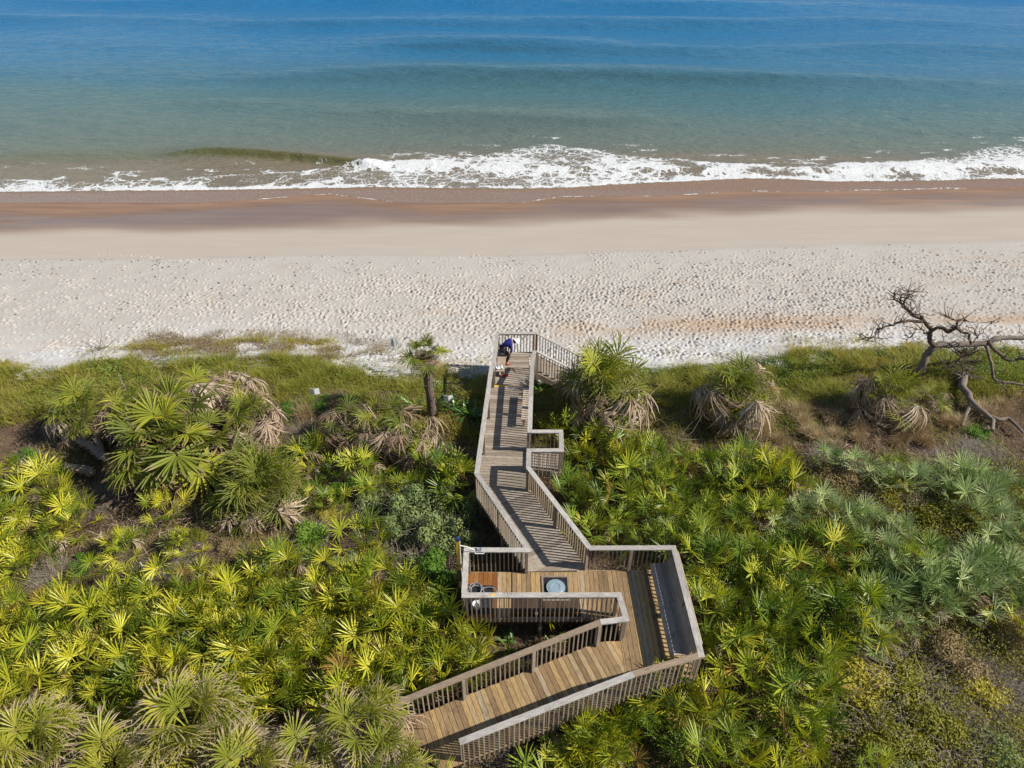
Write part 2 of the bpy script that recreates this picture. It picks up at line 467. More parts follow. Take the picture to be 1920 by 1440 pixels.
# dune ground
xs = axis([(-160, -30, 5), (-30, 30, 0.16), (30, 160, 5)])
ys = axis([(-60, 5, 4), (5, 28.6, 0.16)])
X, Y, F = grid(xs, ys)
Z = ground_z(X, Y)
e = Y - sand_edge(X)
Z = Z - 0.9 * smooth(0.3, 1.8, e)
m, nt, b = new_mat('dune_soil'); k = NT(nt)
p = k.pos()
n1 = k.noise(p, 1.1, 6, 0.65); n2 = k.noise(p, 12.0, 5, 0.7)
c = k.mix(k.rng(n1, 0.35, 0.65), (0.085, 0.055, 0.033), (0.17, 0.115, 0.07))
c = k.mix(k.rng(n2, 0.5, 0.7), c, (0.25, 0.18, 0.115))
c = k.mix(k.math('MULTIPLY', k.attr('green'), k.rng(n2, 0.35, 0.6)), c, (0.11, 0.13, 0.03))
c = k.mix(k.attr('sandy'), c, (0.42, 0.39, 0.36))
k.l(c, b.inputs['Base Color']); b.inputs['Roughness'].default_value = 0.95; b.inputs['Specular IOR Level'].default_value = 0.1
k.l(k.bump(k.noise(p, 7.0, 6, 0.7), 0.9, 0.12), b.inputs['Normal'])
M['soil'] = m
green = smooth(-3.2, -1.2, e)
sandy = smooth(-0.5, 0.2, e + 0.8 * (fbm(X * 1.3, Y * 1.3, 71, 3) - 0.5))
me = mesh_np('dune_ground', np.stack([X, Y, Z], -1).reshape(-1, 3), F, M['soil'], dict(green=green, sandy=sandy), True)
tag(obj('dune_ground', me), 'brown dune soil under the palmetto scrub', kind='structure')

# sea
xs = axis([(-1500, -200, 60), (-200, -70, 2.6), (-70, 70, 0.22), (70, 200, 2.6), (200, 1500, 60)])
ys = axis([(49.5, 66, 0.12), (66, 150, 0.42), (150, 400, 3), (400, 3000, 80)])
X, Y, F = grid(xs, ys)
SEA = -3.55
flo, fhi, fco = foam_lo(X), foam_hi(X), foam_core(X)
warp = 9.0 * (fbm(X * 0.016 + 5, Y * 0.02, 101, 3) - 0.5) + 0.8 * (fbm(X * 0.12, Y * 0.2, 111, 3) - 0.5)
s = Y + 0.045 * X + warp * 1.6
def ridge(ph, sharp):
    c_ = 0.5 + 0.5 * np.cos(ph)
    return c_ ** sharp
off = smooth(56, 70, Y)
amp = 0.15 + 1.5 * smooth(0.25, 0.8, fbm(X * 0.018, Y * 0.06, 121, 2))
H = off * amp * (0.55 * ridge(s * 2 * math.pi / 14.0, 1.3) + 0.10 * ridge((s + 0.05 * X) * 2 * math.pi / 7.3 + 1.0, 1.6) * fbm(X * 0.03, Y * 0.1, 125, 2))
H += off * 0.10 * (fbm(X * 0.25, Y * 0.6, 131, 3) - 0.5)
H += 0.05 * (fbm(X * 0.9, Y * 1.4, 141, 3) - 0.5) * smooth(54, 58, Y)
# the breaking wave, left of centre
wv = line_fn([(100, 289), (250, 287), (390, 284), (470, 288), (560, 295), (640, 303), (690, 309), (760, 312)], -3.4)
d = Y - wv(X)
xa = at(250, 290, -3.4).x; xb = at(430, 290, -3.4).x; xc = at(684, 308, -3.4).x; xd = at(740, 312, -3.4).x
along = smooth(xa, xb, X) * smooth(xd, xc, X)
H += along * 0.50 * np.where(d > 0, np.exp(-(d / 1.6) ** 2), np.exp(-(d / 0.45) ** 2))
face = along * np.exp(-((d + 0.32) / 0.5) ** 2)
face2 = smooth(at(-250, 290, -3.4).x, at(60, 290, -3.4).x, X) * smooth(xb, xa, X) * np.exp(-((d + 0.6) / 1.6) ** 2) * 0.5
# white bore to the right of it
bore = smooth(xc - 0.5, xc + 4.0, X)
dc = Y - fco - 0.2
H += bore * 0.24 * np.where(dc > 0, np.exp(-(dc / 1.8) ** 2), np.exp(-(dc / 0.7) ** 2))
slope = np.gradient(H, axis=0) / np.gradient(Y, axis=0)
swell_shade = np.clip(slope * 3.2, 0, 1) * smooth(58, 64, Y) * smooth(140, 90, Y)  # mask of the shoreward slopes whose shade is put into the colour
Z = SEA + H
# thin swash running up the sand
bz = beach_z(X, Y)
Z = np.where(Y < flo + 0.4, np.maximum(Z, bz + 0.012), Z)
sw = swash(X) + 0.35 * (fbm(X * 0.5, Y * 0 + 3, 151, 3) - 0.5)
ups = smooth(0.15, -0.15, sw - Y)
Z = np.where(Y < sw, bz - 0.15, Z)
# foam density
v = np.clip((Y - flo) / np.maximum(fhi - flo, 0.2), -1, 2)
fn = fbm(X * 0.35, Y * 0.5, 161, 4)
inside = smooth(-0.02, 0.06, v) * smooth(1.08, 0.9, v + 0.25 * (fn - 0.5))
thin = smooth(xc - 1.0, xc + 1.0, X)
corew = np.where(X < xc, 0.5, 0.95 + 0.03 * np.clip(X, 0, 40))
core = np.exp(-((Y - fco) / corew) ** 2)
lead = np.exp(-((Y - flo - 0.22) / 0.3) ** 2)
foam = inside * np.where(X < xc - 2, 0.82, 1.0) * (0.28 + 0.26 * (fn - 0.5) * 2) + 0.48 * core * smooth(0.28, 0.6, fn) + np.where(X < xc, 0.5, 0.34) * lead * smooth(0.15, 0.4, fn) * smooth(-0.1, 0.05, Y - flo)
foam = np.where(v > 1.25, foam * smooth(1.8, 1.25, v), foam)
foam = foam * smooth(-0.35, 0.0, Y - flo)
mid = smooth(at(560, 320, -3.5).x, at(1000, 320, -3.5).x, X) * smooth(at(1300, 320, -3.5).x, at(1000, 320, -3.5).x, X)
foam += 0.10 * mid * inside
# broken streaks behind the line and bubbles on the swash
foam += 0.34 * smooth(0.52, 0.72, fbm(X * 0.5, Y * 1.6, 171, 4)) * smooth(fhi - 0.8, fhi + 0.3, Y) * smooth(fhi + 5.5, fhi + 0.8, Y)
foam += 0.34 * along * np.exp(-((d - 0.12) / 0.22) ** 2) * smooth(0.45, 0.6, fbm(X * 0.7, Y, 175, 3)) * smooth(at(560, 300, -3.4).x, xc, X)
sl = np.exp(-((Y - sw - 0.12) / 0.10) ** 2)
foam += 0.42 * sl * smooth(0.35, 0.55, fbm(X * 0.5, Y * 0.2, 181, 2))
bub = smooth(0, 0.4, Y - sw) * smooth(0.2, -0.2, Y - flo)
near = np.exp(-np.clip(Y - 56, 0, None) / 17.0)
var = fbm(X * 0.015 + 2, Y * 0.05, 191, 3)
m, nt, b = new_mat('sea_water'); k = NT(nt)
p = k.pos()
nr = k.attr('near')
c = k.ramp(nr, [(0.0, (0.014, 0.155, 0.35)), (0.10, (0.018, 0.155, 0.31)), (0.30, (0.064, 0.155, 0.178)), (0.55, (0.106, 0.163, 0.150)), (0.9, (0.150, 0.158, 0.118)), (1.0, (0.20, 0.165, 0.115))])
c = k.mix(k.math('MULTIPLY', k.attr('swell_shade'), 0.72), c, (0.032, 0.062, 0.05))  # dark swell faces painted into the base colour
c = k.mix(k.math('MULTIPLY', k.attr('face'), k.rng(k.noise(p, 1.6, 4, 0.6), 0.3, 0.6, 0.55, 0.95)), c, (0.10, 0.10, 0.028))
shal = k.attr('shallow')
c = k.mix(shal, c, (0.25, 0.155, 0.10))
# foam lace
dn = k.n('ShaderNodeTexNoise'); dn.inputs['Scale'].default_value = 1.3; dn.inputs['Detail'].default_value = 4; k.l(p, dn.inputs['Vector'])
dv = k.n('ShaderNodeVectorMath', operation='MULTIPLY_ADD'); k.l(dn.outputs['Color'], dv.inputs[0]); dv.inputs[1].default_value = (1.3, 1.3, 0); k.l(p, dv.inputs[2])
def lace(scale, sx=0.75):
    vo = k.n('ShaderNodeTexVoronoi', feature='DISTANCE_TO_EDGE'); vo.inputs['Scale'].default_value = scale
    k.l(k.map(dv.outputs[0], (sx, 1, 0)), vo.inputs['Vector']); return vo.outputs['Distance']
l1 = lace(1.15); l2 = lace(3.1); l3 = k.noise(p, 7.0, 5, 0.7)
ln = k.math('MINIMUM', k.math('MULTIPLY', l1, 1.7), k.math('MULTIPLY', l2, 2.9))
ln = k.math('ADD', ln, k.math('MULTIPLY', k.math('SUBTRACT', l3, 0.5), 0.45))
fo = k.attr('foam')
ff = k.rng(k.math('SUBTRACT', k.math('MULTIPLY', k.math('SUBTRACT', fo, 0.16), 0.78), ln), -0.05, 0.09)
ff = k.math('MULTIPLY', ff, k.rng(fo, 0.06, 0.2))
bb = k.math('MULTIPLY', k.attr('bubble'), k.rng(k.noise(p, 11, 3, 0.6), 0.60, 0.68))
ff = k.math('MAXIMUM', ff, k.math('MULTIPLY', bb, 0.75))
c = k.mix(ff, c, (0.80, 0.80, 0.79))
k.l(c, b.inputs['Base Color'])
ro = k.n('ShaderNodeMapRange'); k.l(ff, ro.inputs[0]); ro.inputs[3].default_value = 0.12; ro.inputs[4].default_value = 0.8
k.l(ro.outputs[0], b.inputs['Roughness'])
b.inputs['IOR'].default_value = 1.33
b.inputs['Specular IOR Level'].default_value = 0.5
w1 = k.noise(k.map(p, (0.55, 1.25, 1)), 0.8, 3, 0.6, 0.3)
w2 = k.noise(k.map(p, (0.6, 1.3, 1)), 2.6, 4, 0.65, 0.4)
calm = k.math('SUBTRACT', 1.0, k.math('MULTIPLY', shal, 0.9))
w3 = k.noise(k.map(p, (0.7, 1.2, 1)), 7.0, 3, 0.6, 0.2)
h = k.math('ADD', k.math('ADD', k.math('MULTIPLY', w1, 0.30), k.math('MULTIPLY', w2, 0.13)), k.math('MULTIPLY', w3, 0.035))
h = k.math('MULTIPLY', h, calm)
h = k.math('ADD', h, k.math('MULTIPLY', k.math('MULTIPLY', ff, l3), 0.16))
k.l(k.bump(h, 1.0, 1.0), b.inputs['Normal'])
M['sea'] = m
nearv = np.clip(near * (0.7 + 0.7 * var), 0, 1)
shallow = smooth(0.3, -0.5, Y - flo)
me = mesh_np('sea', np.stack([X, Y, Z], -1).reshape(-1, 3), F, M['sea'], dict(foam=np.clip(foam, 0, 1.6), near=nearv, swell_shade=swell_shade, face=np.clip(face + face2, 0, 1), shallow=shallow, bubble=bub), True)
tag(obj('sea', me), 'blue green sea with low swells and white surf along the beach', kind='structure')
# ------------------------------------------------------------------ the boardwalk
bw = empty('boardwalk', (0.5, 16, -0.2), 'weathered wooden boardwalk with railings zigzagging over the dune to the beach', 'boardwalk')

def clip_half(poly, n, d, keep_less=True):
    out = []
    for i in range(len(poly)):
        a, b_ = poly[i], poly[(i + 1) % len(poly)]
        fa = a[0] * n[0] + a[1] * n[1] - d; fb = b_[0] * n[0] + b_[1] * n[1] - d
        if not keep_less: fa, fb = -fa, -fb
        if fa <= 0: out.append(a)
        if (fa < 0 < fb) or (fb < 0 < fa):
            t = fa / (fa - fb)
            out.append((a[0] + (b_[0] - a[0]) * t, a[1] + (b_[1] - a[1]) * t))
    return out
def deck_fill(poly, ang, mat, zf=0.0, pitch=0.146, gap=0.011, thick=0.038, pick=None, parent=None, name='deck_board'):
    """boards at angle ang (their length) filling a convex outline, one object each"""
    dx, dy = math.cos(R(ang)), math.sin(R(ang)); nx, ny = -dy, dx
    zfun = zf if callable(zf) else (lambda x, y: zf)
    offs = [p[0] * nx + p[1] * ny for p in poly]
    o = min(offs) + 0.004
    while o < max(offs) - 0.02:
        q = clip_half(clip_half(poly, (nx, ny), o, False), (nx, ny), o + pitch - gap, True)
        o += pitch
        if len(q) < 3: continue
        cx = sum(p[0] for p in q) / len(q); cy = sum(p[1] for p in q) / len(q); cz = zfun(cx, cy) + random.uniform(-0.003, 0.003)
        if max(p[0] * dx + p[1] * dy for p in q) - min(p[0] * dx + p[1] * dy for p in q) < 0.05: continue
        n = len(q); V = []
        jit = [random.uniform(-0.012, 0.012) for _ in q]
        for zz in (0, -thick):
            for p, j in zip(q, jit):
                rx, ry = p[0] - cx, p[1] - cy
                lx = rx * dx + ry * dy; lx += j
                V.append((lx, rx * nx + ry * ny, zfun(p[0], p[1]) - zfun(cx, cy) + zz))
        a2 = sum(V[i][0] * V[(i + 1) % n][1] - V[(i + 1) % n][0] * V[i][1] for i in range(n))
        top = list(range(n)); bot = list(range(2 * n - 1, n - 1, -1))
        sides = [[i, n + i, n + (i + 1) % n, (i + 1) % n] for i in range(n)]
        if a2 < 0: top = top[::-1]; bot = bot[::-1]; sides = [s_[::-1] for s_ in sides]
        me = bpy.data.meshes.new(name); me.from_pydata(V, [], [top, bot] + sides)
        me.materials.append(mat if pick is None else pick(cx, cy))
        obj(name, me, Matrix.Translation((cx, cy, cz)) @ Matrix.Rotation(R(ang), 4, 'Z'), parent or bw)

def railing(p0, p1, out, single=True, base=(0.0, 0.0), posts=True, cap=None, h=1.07, spacing=1.85, end_posts=(True, True), under=1.0, bal=True, bottom=-0.17, ext=(0.0, 0.0)):
    """p0, p1 plan ends of the cap; base = deck level at both ends; out = +1/-1 side of the balusters"""
    p0 = Vector((p0[0], p0[1], base[0])); p1 = Vector((p1[0], p1[1], base[1]))
    d = p1 - p0; L = Vector((d.x, d.y)).length; dh = Vector((d.x, d.y, 0)).normalized(); nrm = Vector((-dh.y, dh.x, 0)) * out
    up = Vector((0, 0, 1)); ang = math.atan2(dh.y, dh.x)
    mb = MB()
    o1 = nrm * 0.055
    mb.beam(p0 + up * (h - 0.083) + nrm * 0.018, p1 + up * (h - 0.083) + nrm * 0.018, 0.036, 0.088)
    mb.beam(p0 + up * -0.135 + nrm * 0.0, p1 + up * -0.135 + nrm * 0.0, 0.038, 0.18)
    r = mb.build('railing', M['post'], bw)
    cm = cap or M['cap']
    n = max(1, int(math.ceil(L / 3.4)))
    for i in range(n):
        a = p0 + d * (i / n) - (dh * ext[0] if i == 0 else dh * -0.002); b_ = p0 + d * ((i + 1) / n) + (dh * ext[1] if i == n - 1 else dh * -0.002)
        beam('rail_cap', a + up * (h - 0.019 + random.uniform(-0.003, 0.003)), b_ + up * (h - 0.019), 0.17, 0.038, cm, r)
    if posts:
        k = max(1, int(round(L / spacing)))
        for i in range(k + 1):
            if (i == 0 and not end_posts[0]) or (i == k and not end_posts[1]): continue
            q = p0 + d * (i / k)
            if i == 0: q = q + dh * 0.05
            if i == k: q = q - dh * 0.05
            top = h - 0.04
            box_at('post', q - nrm * 0.048 + up * (top - under) / 2, (0.092, 0.092, top + under), M['post'], r, ang)
    if bal:
        k = int(L / 0.135)
        hgt = h - 0.045 - bottom
        if single:
            bm_ = box_mesh('baluster', 0.036, 0.036, hgt, M['post'])
            for i in range(k):
                q = p0 + d * ((i + 0.5) / k) + nrm * 0.058 + up * (bottom + hgt / 2)
                obj('baluster', bm_, Matrix.Translation(q) @ Matrix.Rotation(ang, 4, 'Z'), r)
        else:
            mb = MB()
            for i in range(k):
                q = p0 + d * ((i + 0.5) / k) + nrm * 0.058 + up * (bottom + hgt / 2)
                v = box_v(0.036, 0.036, hgt); c_, s_ = math.cos(ang), math.sin(ang)
                v = v @ np.array([[c_, s_, 0], [-s_, c_, 0], [0, 0, 1]]) + np.array(q)
                mb.add(v, BOXF)
            tag(mb.build('balusters', M['post'], r), kind='stuff')
    return r

A = (-1.40, 14.06); B = (0.50, 14.05); Cc = (-1.38, 12.42); D = (3.09, 12.43); E_ = (3.20, 11.64)
K = (2.47, 11.54)
G5 = (-1.21, 17.32); G6 = (-0.84, 23.52)
J1 = (0.65, 19.5); J2 = (1.80, 19.5); J3 = (1.77, 18.5); J4 = (0.60, 18.49); J5 = (0.57, 17.61)
N1 = (2.39, 14.13); N2 = (4.98, 14.14); N3 = (5.07, 10.54); KR = (3.18, 9.99)
ZL, ZR = -0.60, -0.52
PL = at(729, 1323.8, 1.07 + ZL); PR = at(861.6, 1390.8, 1.07 + ZR)

# decks: boards one by one
def nook_mat(x, y):
    if x < -0.40: return M['deck_rust']
    return M['deck_tan']
deck_fill([(-1.46, 12.36), (-0.02, 12.36), (-0.02, 14.03), (-1.46, 14.03)], 90, M['deck_tan'], pick=nook_mat)
deck_fill([(-0.01, 13.08), (2.05, 13.08), (2.05, 14.03), (-0.01, 14.03)], 90, M['deck_tan'])
deck_fill([(-0.01, 12.62), (2.05, 12.62), (2.05, 13.07), (-0.01, 13.07)], 90, M['deck_dark'], -0.01)  # strip of darker boards along the front
deck_fill([(2.055, 12.36), (3.14, 12.36), (3.14, 14.10), (2.055, 14.10)], 90, M['deck_tan'])
deck_fill([(3.15, 10.02), (5.10, 10.56), (5.02, 14.12), (3.15, 14.12)], 91, M['deck_tan'])
# diagonal flight and the long straight
dm = -62.6
deck_fill([(0.46, 14.05), (2.42, 14.115), (0.60, 17.66), (-1.27, 17.30)], 27.5, M['deck_grey'])
deck_fill([(-1.27, 17.32), (0.60, 17.68), (0.66, 19.55), (-1.145, 19.45)], -3.3, M['deck_grey'])
deck_fill([(0.665, 18.52), (1.76, 18.52), (1.79, 19.48), (0.665, 19.48)], 87, M['deck_grey'])
deck_fill([(-1.14, 19.47), (0.67, 19.56), (0.88, 23.58), (-0.905, 23.55)], -3.3, M['deck_grey'])
deck_fill([(-0.85, 23.59), (0.88, 23.62), (0.95, 25.0), (-0.76, 24.97)], -2.5, M['deck_grey'], -0.17)
deck_fill([(-0.78, 25.01), (0.97, 25.04), (1.04, 26.5), (-0.70, 26.48)], -1.0, M['deck_grey'], -0.34)
for q0, q1, z in (((-0.89, 23.57), (0.86, 23.60), -0.045), ((-0.80, 24.99), (0.93, 25.02), -0.215)):
    beam('step_riser', (*q0, z - 0.04), (*q1, z - 0.04), 0.03, 0.165, M['post'], bw)
beam('step_nosing', (-0.86, 23.545, 0.004), (-0.28, 23.555, 0.004), 0.06, 0.012, M['sticker'], bw)
# ramp down to the lower left and the walk beyond it
rdir = (Vector((*K, 0)) - Vector((PL.x, PL.y, 0))); rlen = rdir.length; rdir.normalize()
def ramp_z(x, y):
    t = (Vector((3.0, 11.0, 0)) - Vector((x, y, 0))).dot(rdir)
    return -0.098 * max(0.0, t - 0.3)
rang = math.degrees(math.atan2(rdir.y, rdir.x)) + 92
deck_fill([(PL.x - 0.1, PL.y - 0.02), (PR.x - 0.5, PR.y - 0.25), (3.14, 9.93), (3.14, 11.62), (2.47, 11.58)], rang, M['deck_tan'], ramp_z)
Q1 = Vector((PL.x - 0.12, PL.y - 0.02, 0)); Q2 = Vector((PR.x - 0.52, PR.y - 0.25, 0))
zq = ramp_z(Q1.x, Q1.y) - 0.004
deck_fill([(Q1.x, Q1.y), (Q1.x - 3.6, Q1.y - 0.10), (Q1.x - 3.6, Q1.y - 1.5), (Q2.x, Q2.y)], 90, M['deck_grey'], zq)
beam('kerb_rail', (Q1.x - 3.6, Q1.y - 0.06, zq + 0.10), (Q1.x - 0.3, Q1.y + 0.03, zq + 0.10), 0.09, 0.09, M['joist'], bw)

# rims and dark undercarriage
for a, b_, z0, z1 in ((Cc, D, 0, 0), (A, B, 0, 0)):
    pass
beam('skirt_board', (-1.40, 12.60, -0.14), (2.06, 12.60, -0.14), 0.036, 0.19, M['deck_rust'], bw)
beam('skirt_board', (-1.40, 12.55, -0.42), (2.06, 12.55, -0.42), 0.036, 0.30, M['deck_dark'], bw)

# railings
railing(A, B, 1, base=(0, 0), spacing=2.0, ext=(0.075, 0.075))
railing(Cc, A, 1, base=(0, 0), spacing=1.7, end_posts=(False, False), ext=(-0.077, -0.077))
railing(Cc, D, -1, base=(0, 0), spacing=2.25, ext=(0.075, 0.075), under=1.15)
railing(D, E_, 1, spacing=0.8, end_posts=(False, True), ext=(-0.077, 0.0))
railing(E_, K, -1, base=(0, 0), spacing=0.75, end_posts=(False, False), cap=M['cap'], ext=(0.07, 0.0))
railing(K, (PL.x, PL.y), -1, base=(0, ZL), spacing=1.95, cap=M['cap_brown'], under=0.9)
railing(B, G5, 1, spacing=1.8, end_posts=(False, True), ext=(-0.09, 0.02), bal=True)
railing(G5, G6, 1, single=False, spacing=2.0, end_posts=(False, True))
railing((-0.80, 23.62), (-0.65, 26.45), 1, single=False, base=(-0.34, -0.34), spacing=1.4, ext=(0.0, 0.075))
railing((-0.65, 26.45), (1.02, 26.46), 1, base=(-0.34, -0.34), spacing=1.6, ext=(-0.077, 0.075), end_posts=(False, True))
railing((0.97, 25.03), (0.83, 23.6), 1, single=False, base=(-0.30, -0.06), spacing=1.4)
railing((0.83, 23.6), J1, 1, single=False, spacing=2.0, end_posts=(False, True), ext=(0.0, 0.075))
railing(J1, J2, 1, spacing=1.1, end_posts=(False, False), ext=(-0.077, 0.075))
railing(J2, J3, 1, spacing=1.0, ext=(-0.077, -0.077))
railing(J3, J4, 1, spacing=1.1, end_posts=(False, False), ext=(0.075, 0.075))
railing(J4, J5, 1, spacing=0.9, ext=(-0.077, 0.0), single=False, end_posts=(True, False))
railing(J5, N1, 1, spacing=1.9, ext=(0.02, 0.0))
railing(N1, N2, 1, spacing=1.4, ext=(0.03, 0.075), end_posts=(False, True))
railing(N2, N3, 1, single=False, spacing=1.8, ext=(-0.077, 0.075), end_posts=(False, True), cap=M['cap'])
railing(N3, KR, 1, spacing=1.95, cap=M['cap_brown'], end_posts=(False, False), ext=(-0.05, 0.0))
railing(KR, (PR.x, PR.y), 1, base=(0, ZR), spacing=1.9, under=0.9)
# support posts under the long straight
for t in np.linspace(0, 1, 5):
    for a, b_ in ((G5, G6), (J1, (0.83, 23.6))):
        q = Vector((*a, 0)).lerp(Vector((*b_, 0)), t)
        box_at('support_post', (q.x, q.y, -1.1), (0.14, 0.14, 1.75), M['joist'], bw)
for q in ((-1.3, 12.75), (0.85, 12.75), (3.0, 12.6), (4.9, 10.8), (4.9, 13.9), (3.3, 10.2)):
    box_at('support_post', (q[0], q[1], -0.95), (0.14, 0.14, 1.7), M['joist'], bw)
# stairs to the sand
st = empty('beach_stairs', (2.0, 25.7, -1.6), 'wooden stairs with sloping handrails leading down from the boardwalk end to the sand', 'stairs')
for i in range(7):
    z = -0.34 - 0.178 * (i + 1); x = 1.06 + 0.285 * i
    for j in (0, 1):
        box_at('tread', (x + 0.07 + 0.142 * j, 25.75, z - 0.019), (0.135, 1.36, 0.038), M['deck_grey'], st)
for y in (25.05, 26.46):
    beam('stringer', (1.03, y, -0.55), (3.05, y, -1.80), 0.045, 0.26, M['post'], st)
    r_ = beam('handrail', (1.06, y, 0.72), (3.10, y, -0.54), 0.13, 0.038, M['cap'], st)
    for i in range(16):
        x = 1.14 + 0.125 * i; zt = 0.72 - (x - 1.06) * 0.6176
        beam('baluster', (x, y + 0.05, zt - 0.02), (x, y + 0.05, zt - 1.02), 0.034, 0.034, M['post'], st)
    for x in (1.10, 3.02):
        zt = 0.72 - (x - 1.06) * 0.6176
        box_at('post', (x, y - 0.03, zt - 0.75), (0.092, 0.092, 1.46), M['deck_rust'] if x < 2 and y > 26 else M['post'], st)
# white grab rails at the lower step
for x, lab in ((-0.70, None), (0.76, None)):
    mb = MB(); mb.tube([(x, 25.12, -0.30), (x, 25.12, 0.42), (x, 25.06, 0.48), (x, 24.62, 0.34), (x, 24.58, 0.28), (x, 24.58, -0.17)], 0.022, 6)
    mb.build('grab_rail', M['white'], bw)

# ------------------------------------------------------------------ benches
def bench(label, a, b_, w, z, inner, mat, legs, back=None, backmat=None, slats=3, group=None):
    """seat along a->b_ (plan, the aisle edge), w wide towards inner side"""
    a = Vector((*a, 0)); b_ = Vector((*b_, 0)); d = (b_ - a).normalized(); n = Vector((-d.y, d.x, 0)) * inner
    c = (a + b_) / 2
    t = empty('bench', (c.x, c.y, legs[0]), label, 'bench', group)
    sw_ = w / slats
    for i in range(slats):
        o = n * (sw_ * (i + 0.5))
        beam('seat_plank', a + o + Vector((0, 0, z - 0.02)), b_ + o + Vector((0, 0, z - 0.02)), sw_ - 0.005, 0.04, mat, t)
    beam('apron', a + n * 0.02 + Vector((0, 0, z - 0.09)), b_ + n * 0.02 + Vector((0, 0, z - 0.09)), 0.036, 0.09, mat, t)
    L = (b_ - a).length; k = max(1, int(round(L / 1.5)))
    for i in range(k + 1):
        q = a + d * (0.12 + (L - 0.24) * i / k) + n * 0.10
        zb = legs[0] if len(legs) == 1 or i < k / 2 else legs[1]
        box_at('leg', (q.x, q.y, (zb + z - 0.045) / 2), (0.09, 0.09, z - 0.045 - zb), mat, t, math.atan2(d.y, d.x))
    if back:
        for i in range(back):
            f0 = (i + 0.5) / back
            o = n * (w - 0.01 + 0.34 * f0); zz = z - 0.02 + 0.56 * f0
            upv = Vector((n.x * 0.34, n.y * 0.34, 0.56)).normalized()
            beam('back_plank', a + o + Vector((0, 0, zz)), b_ + o + Vector((0, 0, zz)), 0.03, 0.14, mat, t, upv)
    return t
s0 = at(1221, 1057, 0.45); s1 = at(1259, 1236, 0.45)
bench('long grey wooden bench with planked backrest along the right side of the wide landing', (s1.x, s1.y + 0.12), (s0.x - 0.02, s0.y + 0.02), 0.46, 0.45, -1, M['bench'], (0.004,), back=5)
s0 = at(977, 786, 0.45); s1 = at(981, 731, 0.45)
bench('narrow grey bench against the right railing of the long straight walk', (s0.x, s0.y), (s1.x, s1.y), 0.30, 0.45, -1, M['bench'], (0.004,), slats=2)
bench('grey bench along the left railing near the beach end with a white towel on it', (-0.33, 24.35), (-0.24, 26.3), 0.36, 0.16, 1, M['bench'], (-0.168, -0.338), slats=2)
# ------------------------------------------------------------------ things on and beside the walk
# rinse post
t = empty('rinse_post', (-1.60, 13.62, -1.2), 'yellow wooden post with a dark blue cap outside the landing railing', 'post')
box_at('post', (-1.60, 13.62, 0.42), (0.10, 0.10, 3.3), M['yellow'], t)
box_at('sleeve', (-1.60, 13.62, -0.05), (0.108, 0.108, 1.5), M['joist'], t)
mb = MB(); mb.box((-1.60, 13.62, 2.10), (0.125, 0.125, 0.09))
mb.add(np.array([[-0.063, -0.063, 0], [0.063, -0.063, 0], [0.063, 0.063, 0], [-0.063, 0.063, 0], [0, 0, 0.07]]) + np.array([-1.60, 13.62, 2.145]), [[0, 1, 4], [1, 2, 4], [2, 3, 4], [3, 0, 4]])
mb.build('cap', M['navy'], t)
mb = MB(); mb.tube([(-1.53, 13.58, 1.85), (-1.36, 13.78, 1.55), (-1.14, 14.02, 1.10)], 0.012, 6); mb.build('water_pipe', M['white'], t)
mb = MB(); mb.tube([(-1.535, 13.58, 2.05), (-1.535, 13.55, 1.0), (-1.53, 13.56, 0.2)], 0.012, 6); mb.build('riser_pipe', M['white'], t)
t = empty('tap_plate', (-1.0, 14.05, 1.07), 'small grey tap plate with a looped handle on the railing cap beside the yellow post', 'tap')
box_at('plate', (-1.02, 14.05, 1.082), (0.17, 0.14, 0.018), M['metal'], t)
box_at('valve', (-1.04, 14.06, 1.115), (0.07, 0.05, 0.05), M['signgrey'], t)
mb = MB(); mb.tube([(-1.14, 13.97, 1.06), (-1.13, 13.93, 1.04), (-0.86, 13.93, 1.04), (-0.85, 13.97, 1.06)], 0.014, 6); mb.build('handle', M['white'], t)
# mat, hose, bucket
tag(box_at('rubber_mat', (-0.95, 13.02, 0.012), (0.72, 1.0, 0.014), M['black']), 'black rubber mat under the coiled hose in the landing corner', 'mat')
mb = MB(); pts = []
for i in range(70):
    a = i / 69 * 2 * math.pi * 2.9
    r_ = 0.20 + 0.05 * math.sin(i * 0.37)
    pts.append((-1.10 + r_ * math.cos(a), 13.30 + r_ * 1.05 * math.sin(a), 0.04 + 0.0012 * i + 0.012 * math.sin(i * 0.9)))
for i in range(24):
    a = i / 23 * 2 * math.pi
    pts.append((-0.72 - 0.24 * math.cos(a), 13.22 + 0.20 * math.sin(a) , 0.07))
pts += [(-0.92, 13.10, 0.05), (-1.05, 12.90, 0.035), (-1.02, 12.62, 0.035), (-1.1, 12.55, 0.035)]
mb.tube(pts, 0.017, 6)
tag(mb.build('garden_hose', M['grey_hose'], smooth_sh=True), 'grey garden hose lying in loops on the black mat', 'hose')
mb = MB(); mb.lathe([(0.0, 0.0), (0.105, 0.0), (0.13, 0.20), (0.122, 0.20), (0.10, 0.015), (0.0, 0.015)], 16)
t = empty('bucket', (-1.06, 12.72, 0.02), 'small white bucket behind the front railing beside the mat', 'bucket')
obj('body', mb.mesh('body', M['white'], True), W[t].copy(), t)
mb = MB(); mb.tube([(-1.19, 12.72, 0.21), (-1.15, 12.66, 0.30), (-1.06, 12.64, 0.33), (-0.97, 12.66, 0.30), (-0.93, 12.72, 0.21)], 0.007, 5); mb.build('handle', M['metal'], t)
tag(box_at('sticker', (-0.56, 12.425, 1.0735), (0.12, 0.06, 0.004), M['sticker'], None, 0.3), 'yellow sticker on the front railing cap of the landing', 'sticker')
